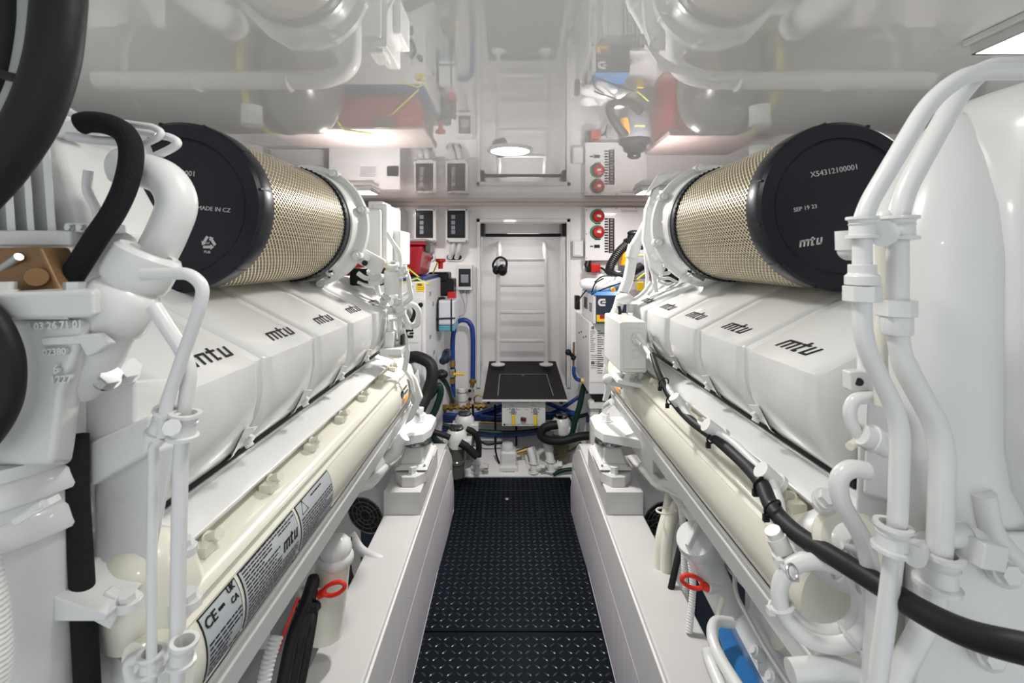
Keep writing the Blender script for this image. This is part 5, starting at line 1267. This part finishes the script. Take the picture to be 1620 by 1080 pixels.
g = G(); g.bb(cx1, cx1 + .03, 2.62, 2.74, zt_ - .04, zt_ + .025); g.build('corner_latch', 'strgrey', t, bev=.008)
for i, (pts, lb) in enumerate((([V(-1.1, 2.52, gt + .01), V(-.9, 2.55, zt_ + .04), V(-.78, 2.62, zt_ + .042), P(673, 447, 2.52)], 'lime bungee cord stretched over the crimson cooler'),
                  ([P(638, 447, 2.5), P(660, 462 - 22, 2.51), P(676, 449, 2.54), P(682, 446, 2.75)], 'lime cord tied across the front of the crimson cooler'),
                  ([V(cx1 + .02, 2.95, zt_ - .10), P(683, 437, 3.0), P(690, 444, 3.1)], 'short lime cord behind the crimson cooler'))):
    hose(pts, .005, 'lime', lb, 'bungee_cord', 'cord', smooth=False)
hose([P(646, 567, 2.51), P(650, 565, 2.44), P(662, 565, 2.4), P(680, 575, 2.38), P(684, 594, 2.36), P(676, 622, 2.34), P(664, 648, 2.3)], .030, 'rubber', 'thick black hose bending down in front of the left generator', 'black_hose', seg=18)
hose([P(686, 590, 2.36), P(682, 612, 2.35), P(668, 645, 2.32)], .005, 'brass', 'thin tan tube alongside the thick black bent hose', 'tube', 'tube')
hose([P(640, 500, 2.45), P(650, 508, 2.45), P(656, 492, 2.45), P(650, 480, 2.45)], .010, 'rubber', 'black hose arc in front of the left generator door', 'black_hose')
t = thing('coolant_bottle', 'white bottle half filled with blue fluid beside the left generator', 'bottle', P(705, 525, 2.95))
a, b = P(691, 524, 2.86), P(719, 475, 2.86); fl = P(0, 515, 2.86).z
g = G(); g.bb(a.x, b.x, 2.86, 3.08, fl, b.z); g.build('bottle_body', 'lav', t, bev=.018, seg=4)
g = G(); g.bb(a.x + .001, b.x - .001, 2.861, 3.079, a.z, fl); g.build('blue_fluid', 'bluefluid', t, bev=.006)
g = G(); g.cyl(P(699, 475, 2.95), P(699, 470, 2.95), .022, seg=20); g.build('cap', 'black', t)
g = G()
for x in (693, 714): g.tube([P(x, 474, 2.86) , P(x, 474, 2.852), P(x, 524, 2.852)], .0045, seg=8).cut()
g.tube([P(690, 504, 2.851), P(720, 503, 2.851)], .0045, seg=8); g.build('wire_holder', 'black', t)
g = G(); g.torus(P(706, 563, 2.85), (-.7, -.6, .2), .036, .009, rs=8); g.cyl(P(700, 572, 2.8), P(709, 556, 2.9), .022, seg=14); tag(g.build('pulley', 'navy'), 'dark round pump face beside the left generator below the bottle', 'pump')
g = G(); g.sphere(P(698, 592, 2.7), .04, (1, 1, .7)); tag(g.build('round_cap', 'black'), 'black round fitting beside the left generator', 'fitting')

# right generator
t = thing('generator', 'grey generator cabinet with a printed data label behind the right engine', 'generator', (.9, 2.9, .2), 'generators')
HX = P(932, 0, 2.65).x; ht = P(0, 509, 2.65).z; hb = P(0, 624, 2.65).z
g = G(); g.bb(HX, 1.45, 2.65, 3.2, hb, ht); g.build('cabinet', 'paleg', t, bev=.008)
g = G(); g.bb(HX + .004, P(961, 0, 2.65).x, 2.6465, 2.65, P(0, 604, 2.65).z, P(0, 513, 2.65).z); lb_ = g.build('data_label', 'paper', t, label='white data label')
g = G(); textlines(g, P(934, 524, 2.646), (1, 0, 0), (0, 0, 1), .030, 12, .0105, .0035, seed=21); textlines(g, P(945, 524, 2.646), (1, 0, 0), (0, 0, 1), .040, 20, .0125, .0045, seed=22); textlines(g, P(935, 562, 2.646), (1, 0, 0), (0, 0, 1), .075, 7, .012, .003, seed=23); g.build('fine_print', 'ink', lb_)
g = clogo(G(), P(935.5, 520.5, 2.6455), (1, 0, 0), (0, 0, 1), .015, .001); clogo(g.cut(), P(935.5, 576, 2.6455), (1, 0, 0), (0, 0, 1), .015, .001); g.build('emblem', 'ink', lb_)
g = G()
for k in range(4): g.sphere((HX, 2.75 + k * .09, P(0, 530, 2.8).z - .02 * (k % 2)), .006, seg=8, rg=6).cut()
g.build('screw', 'black', t)
g = G()
for k in range(8):
    for j in range(9): g.bb(P(985 + k * 6, 0, 2.65).x, P(988 + k * 6, 0, 2.65).x, 2.6475, 2.65, P(0, 520 + j * 8, 2.65).z, P(0, 515 + j * 8, 2.65).z)
o = g.build('vent_slots', 'perf', t); o['kind'] = 'stuff'
g = G(); g.bb(HX + .03, 1.4, 2.66, 3.0, hb - .045, hb); g.build('drip_tray', 'black', t)
g = G()
for x in (HX + .01, 1.3):
    for y in (2.66, 3.1): g.bb(x, x + .045, y, y + .045, -.28, hb - .04).cut()
g.bb(HX, 1.4, 2.64, 2.70, hb - .075, hb - .045); g.build('stand_leg', 'white', t)
# battery charger box on the generator
t = thing('charger_unit', 'dark box with a white maker emblem and blue lid on the right generator', 'box', (.62, 2.75, ht))
bx0 = P(943, 0, 2.55).x; bt = P(0, 467, 2.55).z
g = G(); g.bb(bx0 - .012, P(998, 0, 2.55).x, 2.56, 2.98, ht + .001, bt); g.build('casing', 'paleg', t, bev=.006)
g = G(); g.bb(bx0, P(995, 0, 2.55).x, 2.548, 2.56, ht + .004, bt - .004); g.build('front_panel', 'navy', t, bev=.003)
g = G(); g.hexa([V(bx0 - .012, 2.55, bt), V(P(998, 0, 2.55).x, 2.55, bt), V(P(998, 0, 2.55).x, 2.98, bt), V(bx0 - .012, 2.98, bt), V(bx0 + .01, 2.57, bt + .018), V(P(994, 0, 2.55).x, 2.57, bt + .018), V(P(994, 0, 2.55).x, 2.96, bt + .018), V(bx0 + .01, 2.96, bt + .018)]); g.build('lid', 'bluepanel', t)
g = clogo(G(), P(946, 484, 2.546), (1, 0, 0), (0, 0, 1), .040); g.build('emblem', 'paper', t)
g = G(); a, b = P(944, 509, 2.545), P(962, 498, 2.545); g.bb(a.x, b.x, 2.5455, 2.548, a.z, b.z); st = g.build('yellow_sticker', 'yellow', t)
g = G(); a, b = P(949, 504, 2.544), P(961, 498, 2.544); g.bb(a.x, b.x, 2.5445, 2.5455, a.z, b.z); g.build('dark_patch', 'crimson', st)
g = G(); g.bb(bx0 - .016, bx0 - .012, 2.62, 2.68, ht + .06, bt - .05); g.bb(bx0 - .016, bx0 - .012, 2.76, 2.86, ht + .06, bt - .03); g.build('side_socket', 'strgrey', t)
g = G(); g.box(P(913, 478, 3.0), (.03, .06, .09)); tag(g.build('black_adapter', 'black', bev=.005), 'black adapter block left of the emblem box', 'adapter')
# bag, vacuum cleaner
t = thing('cloth_bag', 'crumpled white cloth bag on the emblem box', 'bag', (.62, 2.8, bt + .02))
def lump(c, r, sc_, seed, m, name, parent, amp=.16, sub=2):
    g = G(); g.sphere(c, r, sc_, seg=28, rg=18); rnd = random.Random(seed); ph = [rnd.uniform(0, 6) for _ in range(6)]
    c = Vector(c)
    for v in g.b.verts:
        d = (v.co - c); k = 1 + amp * (math.sin(d.x * 55 + ph[0]) * .5 + math.sin(d.z * 70 + d.x * 30 + ph[1]) * .5 + math.sin(d.y * 45 + ph[2]) * .4)
        v.co = c + d * k; v.co.z = max(v.co.z, c.z - r * sc_[2] * .8)
    return g.build(name, m, parent, ang=70)
lump(P(948, 452, 2.7), .085, (1.15, 1.1, .50), 3, 'cloth', 'bag_fold', t); lump(P(975, 446, 2.78), .10, (1.2, 1.0, .62), 4, 'cloth', 'bag_body', t); lump(P(935, 447, 2.85), .06, (1.2, 1.0, .5), 5, 'cloth', 'bag_corner', t)
for i, pts in enumerate(([P(912, 480, 2.9), P(925, 462, 2.75), P(948, 440, 2.62), P(962, 436, 2.62), P(975, 437, 2.7)], [P(935, 466, 2.6), P(960, 455, 2.58), P(985, 447, 2.6), P(1005, 443, 2.62)], [P(936, 462, 2.6), P(942, 448, 2.6), P(955, 440, 2.62)])):
    hose(pts, .004, 'black', 'thin black cord over the white cloth bag, %s' % ['longest, from the black adapter', 'lowest, running right', 'short curved one on the left'][i], 'cord', 'cord', 'black cords over the bag')
t = thing('wet_vacuum', 'black and yellow vacuum cleaner with a coiled black hose behind the cloth bag', 'vacuum cleaner', P(990, 440, 3.0))
g = G(); g.lathe(P(1004, 440, 3.0), (0, 0, 1), [(0, .02), (0, .095), (.02, .105), (.16, .105), (.18, .10), (.18, .02)], seg=32); g.build('tank', mat('slate_tank', (.22, .23, .28), .35), t)
g = G(); g.lathe(P(1004, 398, 3.0), (0, 0, 1), [(0, .02), (0, .10), (.03, .10), (.05, .075), (.08, .07), (.095, .04), (.095, .01)], seg=32); g.build('motor_head', 'black', t)
g = G(); g.sphere(P(1003, 369, 2.98), .036, (1.2, 1, .6)); g.cyl(P(1000, 372, 2.98), P(1000, 380, 2.98), .03); g.build('handle_knob', 'black', t)
g = G(); g.box(P(988, 407, 2.86), (.05, .05, .10), (0, .15, 0)); g.cyl(P(976, 403, 2.85), P(990, 404, 2.85), .012); g.build('clip', 'amber', t, bev=.008)
g = G(); g.tube(pp([(990, 388, 2.8), (978, 400, 2.78), (966, 420, 2.76), (966, 432, 2.74), (980, 437, 2.72), (1000, 430, 2.72), (1016, 420, 2.74)]), .024, smooth=True, seg=16, corr=.003, pitch=.012); g.build('hose', 'rubber', t)
hose(pp([(1004, 404, 2.8), (1020, 404, 2.8)]), .006, 'lime', 'lime strap across the vacuum cleaner', 'strap', 'strap', smooth=False)
hose(pp([(1008, 442, 2.6), (1018, 434, 2.6), (1026, 428, 2.62)]), .005, 'lime', 'lime cord end hooked beside the cloth bag', 'bungee_cord', 'cord', smooth=False)
g = G(); a, b = P(1008, 460, 2.58), P(1019, 446, 2.58); g.bb(a.x, b.x, 2.58, 2.6, a.z, b.z); tag(g.build('yellow_tag', 'yellow', bev=.002), 'small yellow tag right of the white cloth bag', 'tag')
# red cooler on the right generator, seen in the ceiling
t = thing('cooler_box', 'red cooler outboard on the right generator seen mirrored in the ceiling', 'cooler', (1.1, 2.9, ht))
g = G(); g.hexa([V(.96, 2.70, ht), V(1.40, 2.70, ht), V(1.40, 3.1, ht), V(.96, 3.1, ht), V(.92, 2.67, 1.43), V(1.44, 2.67, 1.43), V(1.44, 3.12, 1.43), V(.92, 3.12, 1.43)]); g.build('cooler_body', 'crimson', t, bev=.02, seg=3)
g = G(); g.bb(.90, 1.46, 2.65, 3.14, 1.43, 1.47); g.build('lid', mat('pink_lid', (.35, .25, .24), .4), t, bev=.01)
# ------------------------------------------------------------------ fittings at the far end of the engines
# left engine
def epart(eng, g, name, m='white', bev=0, **k): return g.build(name, m, eng, bev=bev, **k)
g = G(); pxbox(g, 588, 612, 322, 422, 1.42, .18); g.rings  # valve body block
epart(engL, g, 'turbo_block', 'cast', .006)
g = G(); pxbox(g, 574, 602, 330, 424, 1.40, .10); epart(engL, g, 'turbo_block', 'cast', .008)
g = G(); pxbox(g, 611, 634, 364, 420, 1.50, .14); epart(engL, g, 'control_box', 'white', .006)
g = G(); pxbox(g, 582, 606, 318, 332, 1.44, .1); epart(engL, g, 'top_cap', 'white', .004)
g = G(); g.box(P(585, 412, 1.30), (.085, .02, .045), (0, .5, 0)); epart(engL, g, 'flange_ear', 'white', .008, seg=3)
for x, y in ((577, 416), (581, 408)):
    g = G(); g.cyl(P(x, y, 1.285), P(x, y, 1.28), .008, seg=14); epart(engL, g, 'hole' if y > 410 else 'boss', 'ink' if y > 410 else 'white')
pipesL = [([(612, 368), (622, 385), (632, 402), (634, 440), (632, 520), (632, 560)], .008), ([(566, 432), (580, 440), (600, 436), (614, 440)], .009), ([(595, 440), (597, 455), (600, 466)], .010),
          ([(600, 466), (620, 466), (630, 474), (632, 500)], .008), ([(628, 420), (644, 434), (648, 455), (650, 470), (640, 480), (626, 484)], .009),
          ([(630, 470), (646, 462), (652, 450)], .007), ([(638, 488), (652, 482), (662, 492), (660, 512), (648, 514), (640, 500), (636, 494)], .011),
          ([(617, 506), (630, 508), (632, 540)], .007), ([(636, 520), (642, 540), (644, 560), (640, 585)], .010), ([(616, 560), (628, 562), (636, 560)], .012),
          ([(598, 446), (590, 452), (576, 450), (566, 446)], .006), ([(640, 584), (650, 600), (654, 620)], .008)]
for i, (pts, r) in enumerate(pipesL):
    g = G(); g.tube(pp(pts, 1.38 + .01 * (i % 4)), r * .8, smooth=True, seg=12); epart(engL, g, 'service_pipe')
for x, y, r in ((596, 436, .024), (622, 424, .020), (616, 426, .014), (636, 432, .017), (641, 426, .012), (634, 488, .018), (628, 478, .012), (612, 470, .014), (645, 516, .012), (628, 545, .016), (606, 478, .014), (618, 490, .012)):
    g = G(); c = P(x, y, 1.37); g.lathe(c + V(0, 0, -r * .8), (random.uniform(-.3, .3), random.uniform(-.5, .2), 1), [(0, r * .7), (0, r), (r * .5, r), (r * .55, r * .75), (r * 1.3, r * .75), (r * 1.35, r * .95), (r * 1.7, r * .9), (r * 1.7, r * .4)], seg=16, close=True); epart(engL, g, 'valve_fitting')
g = G(); g.cyl(P(620, 430, 1.36), P(620, 465, 1.36), .022, seg=18); epart(engL, g, 'solenoid')
g = G(); pxbox(g, 607, 622, 525, 552, 1.32, .05); epart(engL, g, 'sensor_body', 'white', .006)
g = G(); pxbox(g, 612, 619, 510, 526, 1.33, .03); epart(engL, g, 'sensor_neck', 'white', .003)
g = G(); pxbox(g, 600, 634, 552, 562, 1.30, .08); epart(engL, g, 'bracket', 'white', .003)
g = G(); pxbox(g, 633, 637, 530, 546, 1.34, .03); epart(engL, g, 'black_plug', 'black', .002)
g = G(); pxbox(g, 602, 612, 412, 420, 1.36, .02); epart(engL, g, 'sticker', mat('gold_sticker', (.75, .55, .08), .5))
g = G(); g.hexa([P(644, 590, 1.50), P(650, 590, 1.50), P(650, 590, 1.52), P(644, 590, 1.52), P(646, 600, 1.50), P(662, 616, 1.50), P(662, 616, 1.52), P(646, 600, 1.52)]); g.poly([P(648, 588, 1.48), P(658, 600, 1.48), P(668, 630, 1.48), P(652, 664, 1.48), P(640, 672, 1.48), P(656, 632, 1.48), P(648, 615, 1.48)], (0, .02, 0)); epart(engL, g, 'guard_plate', 'white', .003)
g = G(); g.tube(pp([(640, 690), (632, 700), (625, 715), (612, 725)], 1.35), .018, smooth=True); epart(engL, g, 'rail_end')
g = G(); pxbox(g, 552, 606, 424, 452, 1.47, .05); epart(engL, g, 'gap_shade_block', 'black', .008)  # added black block, stands in for the dark gap behind the fittings
# right engine
g = G(); pxbox(g, 1052, 1092, 418, 446, 1.50, .05); epart(engR, g, 'gap_shade_block', 'black', .008)  # same added block for the dark gap on this side
t = thing('junction_box', 'white junction box with a cable gland at the far end of the right engine', 'junction box', P(990, 590, 1.3))
a, b = P(981, 590, 1.25), P(1024, 524, 1.25)
g = G(); g.bb(a.x, b.x, 1.25, 1.46, a.z, P(0, 512, 1.25).z + .005); g.build('enclosure', 'white', t, bev=.006, seg=3)
g = G(); g.bb(a.x + .008, b.x - .004, 1.246, 1.25, a.z + .012, P(0, 520, 1.25).z); g.build('cover', 'white', t, bev=.003)
g = G(); c = P(1008, 535, 1.245); g.cyl(c, c - V(0, .012, 0), .017, seg=6); g.cyl(c - V(0, .012, 0), c - V(-.006, .035, .012), .010, seg=16); g.build('cable_gland', 'white', t)
g = G(); c = P(1007, 559, 1.2455); g.torus(c, (0, 1, 0), .013, .0016, rs=6); g.torus(c, (0, 1, 0), .008, .0012, rs=6); g.build('blanking_plug', 'white', t)
for x, y in ((985, 590), (1004, 592), (1016, 590)):
    g = G(); g.tube(pp([(x, y), (x - 4, y + 9), (x + 2, y + 18)], 1.32), .008, smooth=True); g.build('support', 'white', t)
g = G(); g.tube(pp([(966, 604), (985, 608), (1005, 612)], 1.34), .010, smooth=True); g.sphere(P(962, 600, 1.34), .016); epart(engR, g, 'lifting_strut')
g = G(); g.box(P(990, 600, 1.32), (.07, .10, .012), (0, .2, 0)); g.build('bracket', 'white', t, bev=.002)
pipesR = [([(1024, 354), (1012, 376), (1003, 392), (1000, 408), (994, 440), (986, 462)], .0165, 0), ([(986, 460), (982, 470), (976, 490), (968, 505)], .0145, .0014), ([(1020, 380), (1022, 410), (1024, 440), (1022, 462)], .006, 0),
          ([(1028, 412), (1040, 430), (1056, 432), (1062, 424)], .006, 0), ([(1028, 418), (1034, 440), (1032, 456), (1024, 466)], .006, 0), ([(1030, 424), (1042, 440), (1058, 440), (1070, 446)], .005, 0),
          ([(986, 470), (1000, 474), (1012, 468), (1022, 458), (1030, 446)], .006, 0), ([(1044, 420), (1048, 428), (1052, 420)], .005, 0), ([(1040, 444), (1052, 450), (1062, 448)], .005, 0), ([(1034, 434), (1036, 446), (1038, 462)], .007, 0), ([(1000, 494), (1000, 480)], .017, 0)]
for i, (pts, r, cr) in enumerate(pipesR):
    g = G(); g.tube(pp(pts, 1.45 + .012 * (i % 3)), r, smooth=len(pts) > 2, seg=14, corr=cr); epart(engR, g, 'corrugated_sleeve' if cr else 'service_pipe', 'rib' if cr else 'white')
g = G(); g.tube(pp([(1004, 388), (999, 408)], 1.445), .020, seg=16); epart(engR, g, 'pipe_collar')
g = G(); g.sphere(P(988, 472, 1.44), .026, (1, 1, .7)); epart(engR, g, 'pipe_boss')
g = G(); g.tube(pp([(979, 484), (981, 494), (978, 500)], 1.42), .005, smooth=True); epart(engR, g, 'black_plug', 'black')
g = G(); g.sphere(P(970, 458, 1.46), .008); epart(engR, g, 'yellow_cap', 'amber')
g = G(); g.hexa([P(1018, 310, 1.36), P(1058, 282, 1.36), P(1058, 282, 1.40), P(1018, 310, 1.40), P(1040, 276, 1.36), P(1084, 268, 1.36), P(1084, 268, 1.40), P(1040, 276, 1.40)]); epart(engR, g, 'flange_ear', 'white', .006)
g = G(); g.poly([P(1022, 330, 1.36), P(1034, 300, 1.36), P(1044, 292, 1.36), P(1050, 440, 1.36), P(1030, 420, 1.36), P(1018, 380, 1.36)], (0, .03, 0)); epart(engR, g, 'flange_plate', 'white', .006)
for x, y in ((1037, 320), (1036, 406)):
    g = G(); g.cyl(P(x, y, 1.36), P(x, y, 1.35), .013, seg=20); g.hexn(P(x, y, 1.352), (0, -1, 0), .009, .006); epart(engR, g, 'bolt')
# engine rear brackets near the manifold ends
for eng, s in ((engL, -1), (engR, 1)):
    ye = (yeL if s < 0 else yeR)
    def Q(x, y, d): return V(XC + s * x, y, EYE - d)
    g = G(); g.poly([Q(.335, ye + .10, .40), Q(.318, ye + .10, .37), Q(.312, ye + .10, .41), Q(.322, ye + .10, .46), Q(.312, ye + .10, .50), Q(.328, ye + .10, .50), Q(.345, ye + .10, .46)], (0, .012, 0)); epart(eng, g, 'lifting_tab', 'white', .002)
    g = G(); g.tube([Q(.36, ye + .16, .52), Q(.355, ye + .24, .56), Q(.36, ye + .3, .60)], .014, smooth=True); epart(eng, g, 'drain_pipe')
    g = G(); g.tube([Q(.47, 1.2, .62), Q(.45, 1.35, .66), Q(.46, 1.5, .72), Q(.47, 1.7, .76)], .018, smooth=True); g.tube([Q(.52, .8, .66), Q(.50, 1.1, .70), Q(.50, 1.5, .72)], .024, smooth=True); epart(eng, g, 'oil_pipe', 'white')
    for k in range(4):
        g = G(); g.box(Q(.50, .85 + .2 * k, .60), (.04, .05, .08)); epart(eng, g, 'casting_rib', 'cast', .006)
# white vent stubs above the filters
for s in (-1, 1):
    g = G(); x, Yq = (398 if s < 0 else 1202), 1.55
    g.cyl(P(x, 262, Yq), P(x, 234, Yq), .032, seg=24); g.cyl(P(x, 232, Yq), P(x, 236, Yq), .034, seg=24); tag(g.build('vent_stub', 'white'), 'white round vent stub standing behind the %s air filter' % ('left' if s < 0 else 'right'), 'vent')
